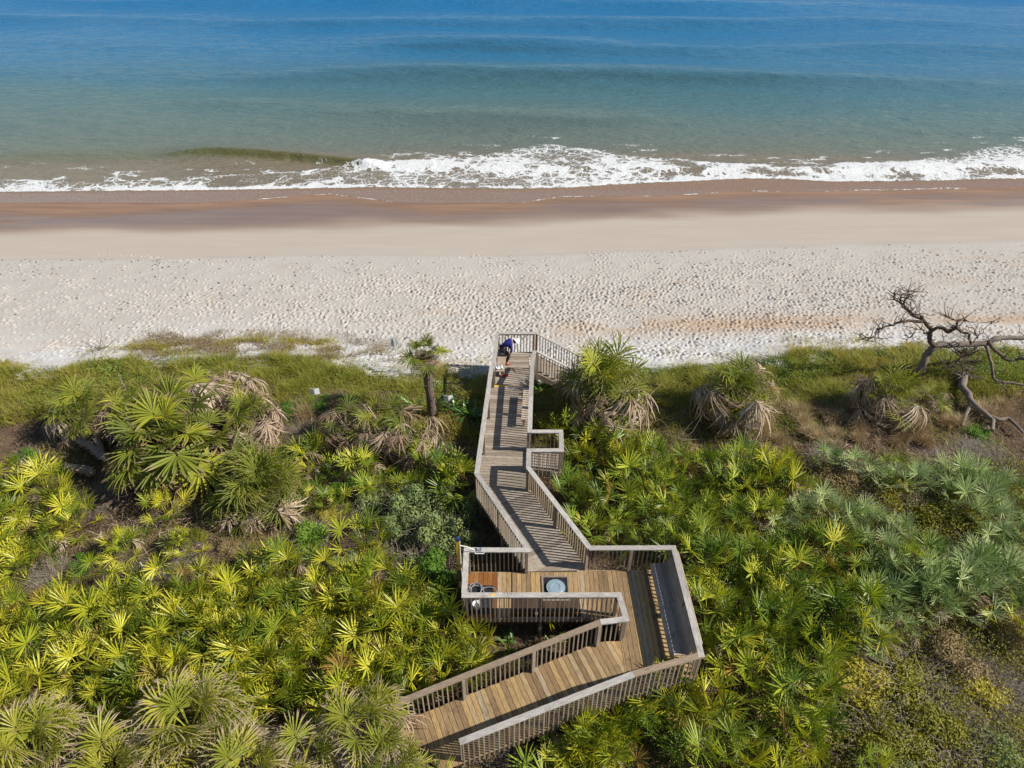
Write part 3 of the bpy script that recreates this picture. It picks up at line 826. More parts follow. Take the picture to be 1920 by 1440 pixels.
tag(box_at('outlet_box', (0.72, 12.38, 0.24), (0.07, 0.06, 0.10), M['white']), 'small white outlet box on the middle post of the front railing', 'outlet box')
# sunk bin
c = at(1042, 1101, 0.07)
t = empty('trash_bin', (c.x, c.y, 0.0), 'round blue grey bin lid set in a dark square opening of the deck', 'bin')
mb = MB(); mb.box((c.x, c.y, 0.008), (0.78, 0.86, 0.012)); mb.build('pit_shade', M['black'], t)  # black plate on the deck, stands in for the shade inside the opening
mb = MB()
for dx_, dy_, lx, ly in ((0, 0.43, 0.86, 0.06), (0, -0.43, 0.86, 0.06), (-0.40, 0, 0.06, 0.798), (0.40, 0, 0.06, 0.798)):
    mb.box((c.x + dx_, c.y + dy_, 0.014), (lx, ly, 0.036))
mb.build('opening_frame', M['post'], t)
mb = MB(); mb.lathe([(0.265, 0.012), (0.275, 0.05)], 32, (c.x, c.y, 0)); mb.build('body', M['lid'], t, smooth_sh=True)
mb = MB(); mb.lathe([(0.29, 0.045), (0.295, 0.07), (0.285, 0.082), (0.25, 0.078), (0.235, 0.088), (0.135, 0.098), (0.125, 0.086), (0.0, 0.086)], 40, (c.x, c.y, 0)); mb.build('lid', M['lid'], t, smooth_sh=False)

# towel and red shoes by the beach-end bench
V = []; nx, ny = 13, 9
for j in range(ny):
    for i in range(nx):
        u, v = i / (nx - 1), j / (ny - 1)
        rr_ = 0.8 + 0.25 * math.sin(u * 7 + v * 3) * math.sin(v * 6 + 1); V.append((-0.54 + 0.34 * (u - 0.5) * rr_, 24.58 + 0.26 * (v - 0.5) * rr_, 0.185 + 0.10 * abs(math.sin(u * 8 + v * 5)) * (0.3 + math.sin(v * 3.1)) + 0.02 * math.sin(v * 13 + u * 5)))
F = [[j * nx + i, j * nx + i + 1, (j + 1) * nx + i + 1, (j + 1) * nx + i] for j in range(ny - 1) for i in range(nx - 1)]
o = obj('towel', mesh_np('towel', V, np.array(F), M['white_cloth'], smooth_sh=True))
sm = o.modifiers.new('thick', 'SOLIDIFY'); sm.thickness = 0.02
tag(o, 'crumpled white towel on the end of the beach-end bench', 'towel')
sp_ = at(946, 706, -0.168)
def shoe_mb(c, ang, z):
    mb = MB(); V = []
    prof = [(-0.13, 0.030, 0.07), (-0.10, 0.04, 0.085), (-0.03, 0.042, 0.075), (0.05, 0.046, 0.06), (0.11, 0.042, 0.045), (0.145, 0.02, 0.03)]
    ca, sa = math.cos(ang), math.sin(ang); n = 8
    for x, w_, h_ in prof:
        for j in range(n):
            a = 2 * math.pi * j / n
            y_ = w_ * math.cos(a); zz = h_ * 0.5 + h_ * 0.5 * math.sin(a)
            V.append((c[0] + x * ca - y_ * sa, c[1] + x * sa + y_ * ca, z + zz))
    F = [[i * n + j, i * n + (j + 1) % n, (i + 1) * n + (j + 1) % n, (i + 1) * n + j] for i in range(len(prof) - 1) for j in range(n)]
    mb.add(V, F)
    for k in (0, len(prof) - 1):
        mb.add([V[k * n + j] for j in range(n)], [[0, j, j + 1] for j in range(1, n - 1)])
    return mb
tag(shoe_mb((sp_.x - 0.07, sp_.y + 0.03), 0.5, -0.168).build('shoe', M['red'], smooth_sh=True), 'red shoe on the deck beside the bench leg, the one nearer the railing', 'shoe', 'red shoes beside the bench')
tag(shoe_mb((sp_.x + 0.09, sp_.y), 1.0, -0.168).build('shoe', M['red'], smooth_sh=True), 'red shoe on the deck out in the walkway, the one farther from the bench', 'shoe', 'red shoes beside the bench')

# ------------------------------------------------------------------ person
M['skin'] = plain('skin', (0.42, 0.22, 0.14), 0.55, 0.06)
M['shirt'] = plain('blue_shirt', (0.018, 0.022, 0.19), 0.85, 0.2)
M['trousers'] = plain('dark_trousers', (0.022, 0.024, 0.032), 0.85, 0.2)
M['hair'] = plain('dark_hair', (0.025, 0.015, 0.012), 0.6)
M['shoe_red'] = plain('red_shoe_cloth', (0.36, 0.05, 0.03), 0.6)
def skin_mesh(name, pts, edges, rads, mat, root=0, sub=2):
    me = bpy.data.meshes.new(name + '_cage'); me.from_pydata(pts, edges, [])
    o = bpy.data.objects.new(name + '_cage', me); COL.objects.link(o)
    md = o.modifiers.new('s', 'SKIN'); md.use_smooth_shade = True
    if not me.skin_vertices: me.skin_vertices.new()
    for i, r_ in enumerate(rads):
        sv_ = me.skin_vertices[0].data[i]; sv_.radius = r_ if isinstance(r_, tuple) else (r_, r_); sv_.use_root = (i == root)
    ss = o.modifiers.new('d', 'SUBSURF'); ss.levels = sub; ss.render_levels = sub
    dg = bpy.context.evaluated_depsgraph_get(); dg.update()
    out = bpy.data.meshes.new_from_object(o.evaluated_get(dg)); out.name = name
    bpy.data.objects.remove(o, do_unlink=True)
    out.materials.clear(); out.materials.append(mat)
    for p_ in out.polygons: p_.use_smooth = True
    return out
fp = at(951, 683.5, -0.34)
pM = Matrix.Translation((fp.x - 0.06, fp.y + 0.08, -0.34)) @ Matrix.Rotation(R(12), 4, 'Z')
per = link(bpy.data.objects.new('person', None), pM)
tag(per, 'person in a blue shirt, dark trousers and white hat bending forward on the boardwalk end', 'person')
P0 = [(-0.13, 0, 0.90), (0.0, 0, 1.05), (0.15, 0, 1.15), (0.29, 0, 1.18), (0.37, 0, 1.165), (0.46, 0, 1.13)]
pts = list(P0); ed = [(0, 1), (1, 2), (2, 3), (3, 4), (4, 5)]; rd = [(0.14, 0.12), (0.13, 0.11), (0.15, 0.12), (0.06, 0.06), (0.085, 0.08), (0.095, 0.085)]
def chain(start, ps, rs):
    i0 = start
    for p_, r_ in zip(ps, rs):
        pts.append(p_); rd.append(r_); ed.append((i0, len(pts) - 1)); i0 = len(pts) - 1
for s_ in (-1, 1):
    fo_ = 0.0 if s_ < 0 else -0.16
    chain(0, [(-0.12 , 0.10 * s_, 0.84), (0.12 + fo_ * 0.3, 0.11 * s_, 0.47), (0.0 + fo_, 0.11 * s_, 0.10), (0.14 + fo_, 0.12 * s_, 0.04)], [0.10, 0.062, 0.042, 0.038])
    chain(2, [(0.19, 0.17 * s_, 1.12), (0.21, 0.23 * s_, 0.86), (0.17, 0.16 * s_, 0.63), (0.165, 0.14 * s_, 0.55)], [0.065, 0.045, 0.032, 0.035])
body = skin_mesh('body', pts, ed, rd, M['skin'])
bm_ = bmesh.new(); bm_.from_mesh(body)
fm = MB()
for s_ in (-1, 1):
    base_ = Vector((0.165, 0.14 * s_, 0.53))
    for q, (yy, ln_) in enumerate(((-0.028, 0.07), (-0.01, 0.082), (0.01, 0.078), (0.027, 0.06))):
        f0_ = base_ + Vector((yy, 0, -0.01))
        fm.tube([f0_, f0_ + Vector((0.004, 0.012 * s_, -ln_ * 0.5)), f0_ + Vector((0.0, -0.006 * s_, -ln_))], [0.009, 0.008, 0.006], 6)
    f0_ = base_ + Vector((-0.03, 0, 0.03)); fm.tube([f0_, f0_ + Vector((-0.03, 0, -0.025)), f0_ + Vector((-0.035, 0, -0.055))], [0.010, 0.009, 0.007], 6)
# nose and ears
fm.tube([(0.50, 0, 1.05), (0.515, 0, 1.03), (0.50, 0, 1.015)], [0.014, 0.016, 0.010], 6)
for s_ in (-1, 1): fm.tube([(0.44, 0.085 * s_, 1.13), (0.44, 0.098 * s_, 1.115), (0.455, 0.09 * s_, 1.09)], [0.012, 0.016, 0.010], 6)
tmp = fm.mesh('fingers', M['skin'], True); bm_.from_mesh(tmp); bm_.to_mesh(body); bm_.free(); bpy.data.meshes.remove(tmp)
obj('body', body, pM, per)
pts = [(-0.145, 0, 0.86), (0.0, 0, 1.055), (0.15, 0, 1.155), (0.27, 0, 1.18)]; ed = [(0, 1), (1, 2), (2, 3)]; rd = [(0.165, 0.14), (0.155, 0.13), (0.165, 0.135), (0.075, 0.07)]
for s_ in (-1, 1): chain(2, [(0.19, 0.18 * s_, 1.12), (0.21, 0.235 * s_, 0.86), (0.178, 0.18 * s_, 0.68)], [0.085, 0.062, 0.048])
obj('shirt', skin_mesh('shirt', pts, ed, rd, M['shirt']), pM, per)
pts = [(-0.14, 0, 0.88)]; ed = []; rd = [(0.155, 0.13)]
for s_ in (-1, 1):
    fo_ = 0.0 if s_ < 0 else -0.16
    chain(0, [(-0.12, 0.10 * s_, 0.82), (0.12 + fo_ * 0.3, 0.11 * s_, 0.475), (0.01 + fo_, 0.11 * s_, 0.17)], [0.118, 0.082, 0.062])
obj('trousers', skin_mesh('trousers', pts, ed, rd, M['trousers']), pM, per)
# hat: crown and brim, tilted with the head
mb = MB(); mb.lathe([(0.0, 0.13), (0.05, 0.125), (0.088, 0.09), (0.102, 0.03), (0.105, 0.0), (0.17, -0.012), (0.172, -0.006), (0.105, 0.008)], 20)
hM = pM @ Matrix.Translation((0.485, 0, 1.155)) @ Matrix.Rotation(R(50), 4, 'Y')
obj('hat', mb.mesh('hat', M['white_cloth'], True), hM, per)
mb = MB(); mb.lathe([(0.0, 0.06), (0.06, 0.05), (0.098, 0.0), (0.09, -0.07), (0.03, -0.10), (0.0, -0.10)], 14)
obj('hair', mb.mesh('hair', M['hair'], True), pM @ Matrix.Translation((0.40, 0, 1.165)) @ Matrix.Rotation(R(40), 4, 'Y'), per)
for s_ in (-1, 1):
    fo_ = 0.0 if s_ < 0 else -0.16
    obj('shoe', shoe_mb((0.06 + fo_, 0.115 * s_), 0.05 * s_, 0.0).mesh('shoe', M['shoe_red'], True), pM, per)

# ------------------------------------------------------------------ small signs and stakes
def sign(label, px, py, pyb, w, h, kind, zg=None):
    b0 = at(px, pyb, -1.25 if zg is None else zg)
    z0 = gz(b0.x, b0.y) - 0.2 if zg is None else zg - 0.2
    top = at_y(px, py, b0.y).z
    t = empty('sign', (b0.x, b0.y, z0), label, 'sign')
    if kind == 'white':
        box_at('post', (b0.x, b0.y - 0.01, (z0 + top + h * 0.35) / 2), (0.05, 0.03, top + h * 0.35 - z0), M['metal'], t)
        for s_ in (-1, 1):
            box_at('panel', (b0.x + s_ * w * 0.26, b0.y - 0.03, top), (w * 0.5, 0.012, h), M['white'], t, s_ * 0.35)
    else:
        box_at('post', (b0.x + 0.03, b0.y - 0.03, (z0 + top + h * 0.4) / 2), (0.07, 0.04, top + h * 0.4 - z0), M['white'], t)
        box_at('panel', (b0.x, b0.y, top), (w, 0.014, h), M['signgrey'], t)
sign('small white folded sign on a thin post left of the tall palm', 599, 733, 775, 0.40, 0.30, 'white')
sign('small white folded sign on a grey post between the tall palm and the boardwalk', 843, 746, 782, 0.38, 0.30, 'white')
sign('grey back of a beach sign on a white post standing in the sand', 742, 642, 670, 0.28, 0.46, 'grey', -1.62)
b0 = at(280, 1085, -0.9)
tag(beam('stake', (b0.x, b0.y, gz(b0.x, b0.y) - 0.1), (b0.x - 0.08, b0.y + 0.05, gz(b0.x, b0.y) + 1.0), 0.035, 0.035, M['white']), 'thin white stake leaning out of the brush above the left palmetto thicket', 'stake')
# ------------------------------------------------------------------ foliage materials
M['pal_yel'] = leaf('palmetto_yellow_green', [(0.0, (0.064, 0.110, 0.013)), (0.3, (0.147, 0.203, 0.020)), (0.52, (0.333, 0.360, 0.024)), (0.75, (0.576, 0.534, 0.035)), (1.0, (0.680, 0.650, 0.120))], (0.34, 0.25, 0.07), 0.92, 0.25, 0.38, 0.4)
M['pal_grn'] = leaf('palmetto_green', [(0.0, (0.057, 0.106, 0.016)), (0.32, (0.138, 0.212, 0.026)), (0.6, (0.333, 0.403, 0.038)), (0.85, (0.540, 0.530, 0.055)), (1.0, (0.680, 0.572, 0.140))], (0.30, 0.24, 0.09), 0.94, 0.25, 0.38, 0.4)
M['pal_sil'] = leaf('palmetto_silver', [(0.0, (0.108, 0.186, 0.042)), (0.4, (0.274, 0.358, 0.121)), (0.8, (0.519, 0.571, 0.270)), (1.0, (0.665, 0.700, 0.513))], (0.26, 0.22, 0.13), 0.95, 0.24, 0.5, 0.2)
M['sabal'] = leaf('sabal_green', [(0.0, (0.097, 0.126, 0.024)), (0.5, (0.221, 0.252, 0.038)), (0.85, (0.373, 0.378, 0.042)), (1.0, (0.580, 0.517, 0.048))], (0.36, 0.27, 0.16), 0.82, 0.32, 0.48, 0.25)
M['sabal_tip'] = leaf('sabal_dry_tipped', [(0.0, (0.138, 0.162, 0.025)), (0.5, (0.299, 0.313, 0.035)), (1.0, (0.506, 0.454, 0.070))], (0.44, 0.34, 0.21), 0.66, 0.28, 0.42, 0.3)
M['dead'] = leaf('dead_frond', [(0.0, (0.17, 0.11, 0.07)), (0.35, (0.31, 0.22, 0.145)), (0.7, (0.47, 0.36, 0.26)), (1.0, (0.62, 0.53, 0.42))], None, 1, 0.15, 0.7, 0.15)
M['dead_gold'] = leaf('dying_frond', [(0.0, (0.209, 0.132, 0.036)), (0.5, (0.342, 0.220, 0.048)), (1.0, (0.456, 0.374, 0.120))], None, 1, 0.25, 0.6, 0.2)
M['strap'] = leaf('strap_leaf', [(0.0, (0.042, 0.105, 0.017)), (0.5, (0.084, 0.182, 0.025)), (0.85, (0.182, 0.294, 0.028)), (1.0, (0.476, 0.462, 0.028))], None, 1, 0.25, 0.35, 0.5)
M['shrub_grey'] = leaf('shrub_grey_green', [(0.0, (0.149, 0.203, 0.068)), (0.5, (0.270, 0.338, 0.121)), (1.0, (0.486, 0.512, 0.242))], None, 1, 0.22, 0.6, 0.2)
M['shrub_grn'] = leaf('shrub_green', [(0.0, (0.078, 0.166, 0.023)), (0.5, (0.146, 0.273, 0.031)), (1.0, (0.273, 0.410, 0.049))], None, 1, 0.28, 0.5, 0.3)
M['shrub_olive'] = leaf('shrub_olive', [(0.0, (0.179, 0.177, 0.025)), (0.5, (0.329, 0.312, 0.037)), (1.0, (0.626, 0.516, 0.083))], None, 1, 0.25, 0.55, 0.25)
M['shrub_rust'] = leaf('shrub_dry', [(0.0, (0.158, 0.114, 0.053)), (0.5, (0.280, 0.201, 0.096)), (1.0, (0.438, 0.333, 0.175))], None, 1, 0.2, 0.7, 0.15)
M['twig'] = leaf('dry_twig', [(0.0, (0.138, 0.106, 0.081)), (0.5, (0.225, 0.181, 0.144)), (1.0, (0.375, 0.312, 0.263))], None, 1, 0.0, 0.85, 0.1)
M['grass'] = leaf('beach_grass', [(0.0, (0.141, 0.178, 0.021)), (0.35, (0.283, 0.289, 0.037)), (0.65, (0.437, 0.355, 0.055)), (1.0, (0.696, 0.489, 0.166))], (0.34, 0.26, 0.12), 0.80, 0.3, 0.6, 0.2)
M['dune_vine'] = leaf('dune_vine', [(0.0, (0.060, 0.135, 0.018)), (0.5, (0.120, 0.225, 0.027)), (1.0, (0.225, 0.315, 0.045))], None, 1, 0.28, 0.5, 0.3)
M['drygrass'] = leaf('dry_grass', [(0.0, (0.230, 0.149, 0.069)), (0.5, (0.380, 0.276, 0.149)), (1.0, (0.529, 0.414, 0.253))], None, 1, 0.25, 0.7, 0.15)
M['litter'] = leaf('litter', [(0.0, (0.072, 0.048, 0.030)), (0.4, (0.168, 0.114, 0.072)), (0.75, (0.300, 0.222, 0.144)), (1.0, (0.504, 0.408, 0.300))], None, 1, 0.0, 0.85, 0.1)
M['red_leaf'] = leaf('red_leaf', [(0.0, (0.40, 0.06, 0.015)), (1.0, (0.50, 0.12, 0.02))], None, 1, 0.3, 0.5, 0.2)
def bark(name, a, b2, sc=9):
    m, nt, b = new_mat(name); k = NT(nt); oc = k.coord('Object')
    n = k.noise(oc, sc, 6, 0.7); n2 = k.noise(k.map(oc, (1, 1, 3)), 28, 4, 0.7)
    k.l(k.mix(n, a, b2), b.inputs['Base Color']); b.inputs['Roughness'].default_value = 0.9; b.inputs['Specular IOR Level'].default_value = 0.1
    k.l(k.bump(n2, 0.8, 0.03), b.inputs['Normal']); return m
M['bark'] = bark('palm_bark', (0.09, 0.065, 0.05), (0.22, 0.17, 0.13))
M['driftwood'] = bark('driftwood', (0.12, 0.09, 0.07), (0.33, 0.275, 0.225))
M['dark_wood'] = bark('dark_dead_wood', (0.075, 0.052, 0.038), (0.20, 0.145, 0.11))

# ------------------------------------------------------------------ frond meshes
def fan(n, rad, spread, halfw, pet, petw, bend, cup, droop, seed, seg=2, costa=0.0, ragged=0.0, limp=0.0):
    """petiole up +Z from the origin, fan of n folded leaflets at its end, tilted by bend towards +X"""
    r_ = np.random.default_rng(seed); V = []; F3 = []; F4 = []; Tt = []; Rr = []
    lean = r_.uniform(0.05, 0.14) * pet
    prev = None
    for j, zz in enumerate((0, pet * 0.5, pet)):
        xx = lean * (zz / max(pet, 1e-3)) ** 2
        i0 = len(V)
        for dx, dy in ((petw, 0), (-petw * 0.5, petw * 0.8), (-petw * 0.5, -petw * 0.8)):
            V.append((xx + dx, dy, zz)); Tt.append(0); Rr.append(0.5)
        if prev is not None:
            for q in range(3): F4.append([prev + q, prev + (q + 1) % 3, i0 + (q + 1) % 3, i0 + q])
        prev = i0
    O = np.array([lean, 0, pet])
    cb, sb = math.cos(bend), math.sin(bend)
    ax = np.array([sb, 0, cb]); ay = np.array([0, 1.0, 0]); az = np.array([-cb, 0, sb])   # forward, side, upper face
    for i in range(n):
        f = (i + 0.5) / n * 2 - 1
        phi = f * spread + r_.normal(0, 0.02)
        L = rad * (1 - 0.30 * abs(f) ** 1.6) * r_.uniform(0.88, 1.06)
        if ragged and r_.uniform() < ragged: L *= r_.uniform(0.4, 0.8)
        d = ax * math.cos(phi) + ay * math.sin(phi)
        side = -ax * math.sin(phi) + ay * math.cos(phi)
        cp = cup + 0.10 * (1 if i % 2 else -1) + r_.normal(0, 0.05 + 0.15 * limp)
        start = O + ax * costa * rad * max(0, math.cos(phi)) * 0.4 - az * costa * 0.15 * rad
        rr = r_.uniform(0, 1); dr = droop * r_.uniform(0.6, 1.5)
        wv_ = r_.normal(0, 0.10 + 0.35 * limp)
        def pt(u):
            p_ = start + (d * math.cos(cp) + az * math.sin(cp)) * L * u + side * wv_ * L * u * u
            p_ = p_ + np.array([0, 0, -dr * L * u ** 2.2]) - az * (costa * 0.25 * L * u * u)
            return p_
        us = [0.03] + [0.40 + 0.60 * q / seg for q in range(seg)] if seg > 1 else [0.03, 0.42]
        ws = [0.25] + [1.0 - 0.45 * q / max(1, seg) for q in range(seg)] if seg > 1 else [0.25, 1.0]
        rows = []
        for u, w_ in zip(us, ws):
            c_ = pt(u); hw = halfw * w_ ; dip = az * hw * 0.55
            i0 = len(V)
            V += [tuple(c_ + side * hw), tuple(c_ - dip), tuple(c_ - side * hw)]
            Tt += [u] * 3; Rr += [rr] * 3; rows.append(i0)
        for a, b_ in zip(rows[:-1], rows[1:]):
            F4 += [[a, a + 1, b_ + 1, b_], [a + 1, a + 2, b_ + 2, b_ + 1]]
        i0 = len(V); V.append(tuple(pt(1.0))); Tt.append(1.0); Rr.append(rr)
        a = rows[-1]; F3 += [[a, a + 1, i0], [a + 1, a + 2, i0]]
    return np.array(V), [np.array(F3), np.array(F4)], dict(t=Tt, r=Rr)
def fan_set(name, mat, k, seed, **kw):
    out = []
    for i in range(k):
        r_ = random.Random(seed + i); q = dict(kw)
        q['bend'] = kw['bend'] * r_.uniform(0.6, 1.35); q['rad'] = kw['rad'] * r_.uniform(0.85, 1.12); q['spread'] = kw['spread'] * r_.uniform(0.85, 1.1)
        q['pet'] = kw['pet'] * r_.uniform(0.8, 1.2)
        V, F, A_ = fan(seed=seed + i, **q)
        out.append(mesh_np(name, V, F, mat, A_))
    return out
SP = dict(n=20, rad=0.56, spread=1.95, halfw=0.0145, pet=0.62, petw=0.009, bend=0.48, cup=0.36, droop=0.07, seg=2)
FR = {}
for kk in ('pal_yel', 'pal_grn', 'pal_sil'):
    FR[kk] = fan_set('frond', M[kk], 6, 100, **SP)
FR['pal_dead'] = fan_set('dead_frond', M['dead'], 4, 150, **dict(SP, cup=-0.5, droop=0.6, ragged=0.3, limp=0.6, pet=0.4))
FR['pal_gold'] = fan_set('frond', M['dead_gold'], 2, 160, **dict(SP, droop=0.25))
SB = dict(n=34, rad=1.0, spread=2.15, halfw=0.019, pet=0.75, petw=0.016, bend=0.5, cup=0.15, droop=0.38, seg=3, costa=0.45)
FR['sabal'] = fan_set('frond', M['sabal'], 6, 200, **SB)
FR['sabal_big'] = fan_set('frond', M['sabal'], 6, 280, n=32, rad=0.92, spread=2.0, halfw=0.031, pet=0.85, petw=0.018, bend=0.55, cup=0.12, droop=0.2, seg=3, costa=0.2)
FR['sabal_tip'] = fan_set('frond', M['sabal_tip'], 5, 220, **SB)
FR['sabal_dead'] = fan_set('dead_frond', M['dead'], 5, 240, **dict(SB, n=26, cup=-0.45, droop=0.7, limp=0.9, ragged=0.35, halfw=0.020, pet=0.85, spread=1.6))
FR['sabal_gold'] = fan_set('frond', M['dead_gold'], 2, 260, **dict(SB, droop=0.5, limp=0.3))

def place_frond(parent, me, loc, tilt, az, roll=0.0, sc=1.0, name='frond'):
    """petiole leaning by tilt from the vertical towards compass az"""
    m_ = Matrix.Translation(loc) @ Matrix.Rotation(az, 4, 'Z') @ Matrix.Rotation(tilt, 4, 'Y') @ Matrix.Rotation(roll, 4, 'Z') @ Matrix.Scale(sc, 4)
    return obj(name, me, m_, parent)

# ------------------------------------------------------------------ where nothing may grow
def seg_dist(x, y, a, b_):
    ax, ay, bx, by = a[0], a[1], b_[0], b_[1]
    t = max(0, min(1, ((x - ax) * (bx - ax) + (y - ay) * (by - ay)) / ((bx - ax) ** 2 + (by - ay) ** 2)))
    return math.hypot(x - ax - t * (bx - ax), y - ay - t * (by - ay))
mid_ = lambda a, b_: ((a[0] + b_[0]) / 2, (a[1] + b_[1]) / 2)
WALK = [((-1.0, 13.25), (3.2, 13.25), 0.85), ((4.1, 13.6), (4.1, 10.9), 0.95), (mid_(B, N1), mid_(G5, J5), 0.95), (mid_(G5, J5), (-0.1, 23.5), 0.95), ((0.0, 23.5), (0.15, 26.3), 0.95), ((1.2, 19.0), (1.2, 19.0001), 0.6),
        ((3.2, 10.8), ((PL.x + PR.x) / 2, (PL.y + PR.y) / 2), 0.85), ((1.0, 25.75), (3.1, 25.75), 0.75), ((Q1.x, Q1.y - 0.8), (Q1.x - 3.4, Q1.y - 0.8), 0.75)]
def clear_of_walk(x, y, extra=0.0):
    return all(seg_dist(x, y, a, b_) > r_ + extra for a, b_, r_ in WALK)
def in_poly(px, py, poly):
    c_ = False; j = len(poly) - 1
    for i in range(len(poly)):
        if (poly[i][1] > py) != (poly[j][1] > py) and px < (poly[j][0] - poly[i][0]) * (py - poly[i][1]) / (poly[j][1] - poly[i][1]) + poly[i][0]: c_ = not c_
        j = i
    return c_

# ------------------------------------------------------------------ saw palmettos
placed = []
KINDW = {'pal_yel': 'yellow-green', 'pal_grn': 'mid-green', 'pal_sil': 'silvery'}
def palmetto(x, y, kind, where, tall=None, dead=None, label=None, n=None):
    z = gz(x, y)
    tall = random.random() < 0.5 if tall is None else tall
    dead = random.random() < 0.34 if dead is None else dead
    lab = label or '%s %s saw palmetto %s%s' % ('tall' if tall else 'low', KINDW[kind], 'with dead fronds ' if dead else '', where)
    t = empty('saw_palmetto', (x, y, z - 0.05), lab, 'saw palmetto', 'saw palmettos ' + where)
    s_ = (1.28 if tall else 0.92) * random.uniform(0.9, 1.12)
    n = n or (random.randint(10, 15) if kind == 'pal_yel' else random.randint(10, 14))
    a0 = random.uniform(0, 6.28)
    for i in range(n):
        f = i / n
        az = a0 + i * 2.4 + random.uniform(-0.35, 0.35)
        tilt = 0.05 + 0.95 * f ** 0.8 + random.uniform(-0.2, 0.2)
        g = random.random() < 0.02
        reach = s_ * 1.1 * math.sin(tilt)
        if not clear_of_walk(x + math.cos(az) * reach, y + math.sin(az) * reach, 0.12):
            az += math.pi
            if not clear_of_walk(x + math.cos(az) * reach, y + math.sin(az) * reach, 0.12): tilt = 0.1
        place_frond(t, random.choice(FR['pal_gold' if g else kind]), (x + random.uniform(-0.1, 0.1), y + random.uniform(-0.1, 0.1), z + random.uniform(0.05, 0.35) * (1.1 - f)), tilt, az, random.uniform(-0.5, 0.5), s_ * random.uniform(0.7, 1.2))
    if dead:
        for i in range(random.randint(2, 5)):
            place_frond(t, random.choice(FR['pal_dead']), (x, y, z + 0.25), random.uniform(0.4, 1.25), random.uniform(0, 6.28), 0, s_ * random.uniform(0.8, 1.05), 'dead_frond')
    placed.append((x, y, 0.5))
def fill(poly, kind, where, spacing, zmid=-0.35, tries=2500, kind2=None, p2=0.0, limit=999):
    ws = [at(a, b_, zmid) for a, b_ in poly]
    wp = [(w_.x, w_.y) for w_ in ws]
    x0, x1 = min(p[0] for p in wp), max(p[0] for p in wp); y0, y1 = min(p[1] for p in wp), max(p[1] for p in wp)
    mine = []
    for _ in range(tries):
        x, y = random.uniform(x0, x1), random.uniform(y0, y1)
        if not in_poly(x, y, wp) or not clear_of_walk(x, y, 0.38): continue
        if any((x - a) ** 2 + (y - b_) ** 2 < (spacing * 0.999) ** 2 for a, b_ in mine): continue
        if any((x - a) ** 2 + (y - b_) ** 2 < (spacing * 0.8) ** 2 for a, b_, _r in placed): continue
        mine.append((x, y))
        if len(mine) >= limit: break
    for x, y in mine:
        palmetto(x, y, kind2 if random.random() < p2 else kind, where)
    return len(mine)
cnt = 0
cnt += fill([(-40, 1120), (110, 1110), (200, 1120), (300, 1180), (300, 1370), (-60, 1390)], 'pal_yel', "at the left thicket's far end", 0.72)
cnt += fill([(200, 1120), (330, 1075), (450, 1055), (560, 1060), (560, 1180), (300, 1180)], 'pal_yel', "on the left thicket's back edge", 0.72)
cnt += fill([(560, 1060), (690, 1075), (790, 1110), (850, 1150), (850, 1210), (560, 1200)], 'pal_yel', 'by the yellow post', 0.72)
cnt += fill([(300, 1180), (560, 1180), (560, 1320), (420, 1340), (300, 1360)], 'pal_yel', 'amid the left thicket', 0.72)
cnt += fill([(560, 1200), (850, 1210), (910, 1235), (830, 1270), (720, 1320), (560, 1330)], 'pal_yel', 'in the left thicket beside the ramp', 0.70)
cnt += fill([(-20, 890), (80, 900), (140, 960), (130, 1015), (0, 1010)], 'pal_yel', 'at the left picture edge', 0.95)
cnt += fill([(1030, 900), (1110, 830), (1190, 815), (1260, 855), (1240, 930), (1060, 960)], 'pal_grn', 'below the shaggy palm', 0.80, kind2='pal_yel', p2=0.35)
cnt += fill([(1240, 880), (1330, 855), (1470, 865), (1495, 930), (1420, 990), (1240, 940)], 'pal_grn', "on the right thicket's far edge", 0.80, kind2='pal_yel', p2=0.2)
cnt += fill([(1080, 950), (1240, 940), (1420, 990), (1410, 1060), (1300, 1075), (1270, 1015), (1115, 1005)], 'pal_grn', 'behind the landing', 0.78, kind2='pal_yel', p2=0.25)
cnt += fill([(1300, 1075), (1410, 1060), (1530, 1000), (1610, 1080), (1600, 1150), (1330, 1190), (1300, 1110)], 'pal_grn', 'right of the bench', 0.78, kind2='pal_yel', p2=0.2)
cnt += fill([(1340, 1200), (1600, 1150), (1610, 1200), (1540, 1250), (1520, 1310), (1400, 1260)], 'pal_grn', "at the right thicket's near end", 0.78, kind2='pal_yel', p2=0.35)
cnt += fill([(1530, 860), (1700, 875), (1890, 895), (1940, 950), (1940, 1010), (1810, 960), (1640, 895)], 'pal_sil', "on the vine mound's crest", 0.88, kind2='pal_grn', p2=0.3)
cnt += fill([(1420, 990), (1520, 950), (1650, 965), (1700, 1020), (1640, 1060), (1530, 1010)], 'pal_sil', 'below the vine mound', 0.9, kind2='pal_grn', p2=0.45)
cnt += fill([(1640, 1050), (1720, 1020), (1880, 1035), (1940, 1060), (1940, 1150), (1790, 1130), (1700, 1210), (1620, 1190)], 'pal_sil', 'in the silvery right patch', 0.86, kind2='pal_grn', p2=0.15)
cnt += fill([(1210, 1300), (1330, 1260), (1420, 1270), (1540, 1310), (1560, 1390), (1480, 1440), (1340, 1440)], 'pal_grn', 'in front of the landing corner', 1.0, kind2='pal_yel', p2=0.4)
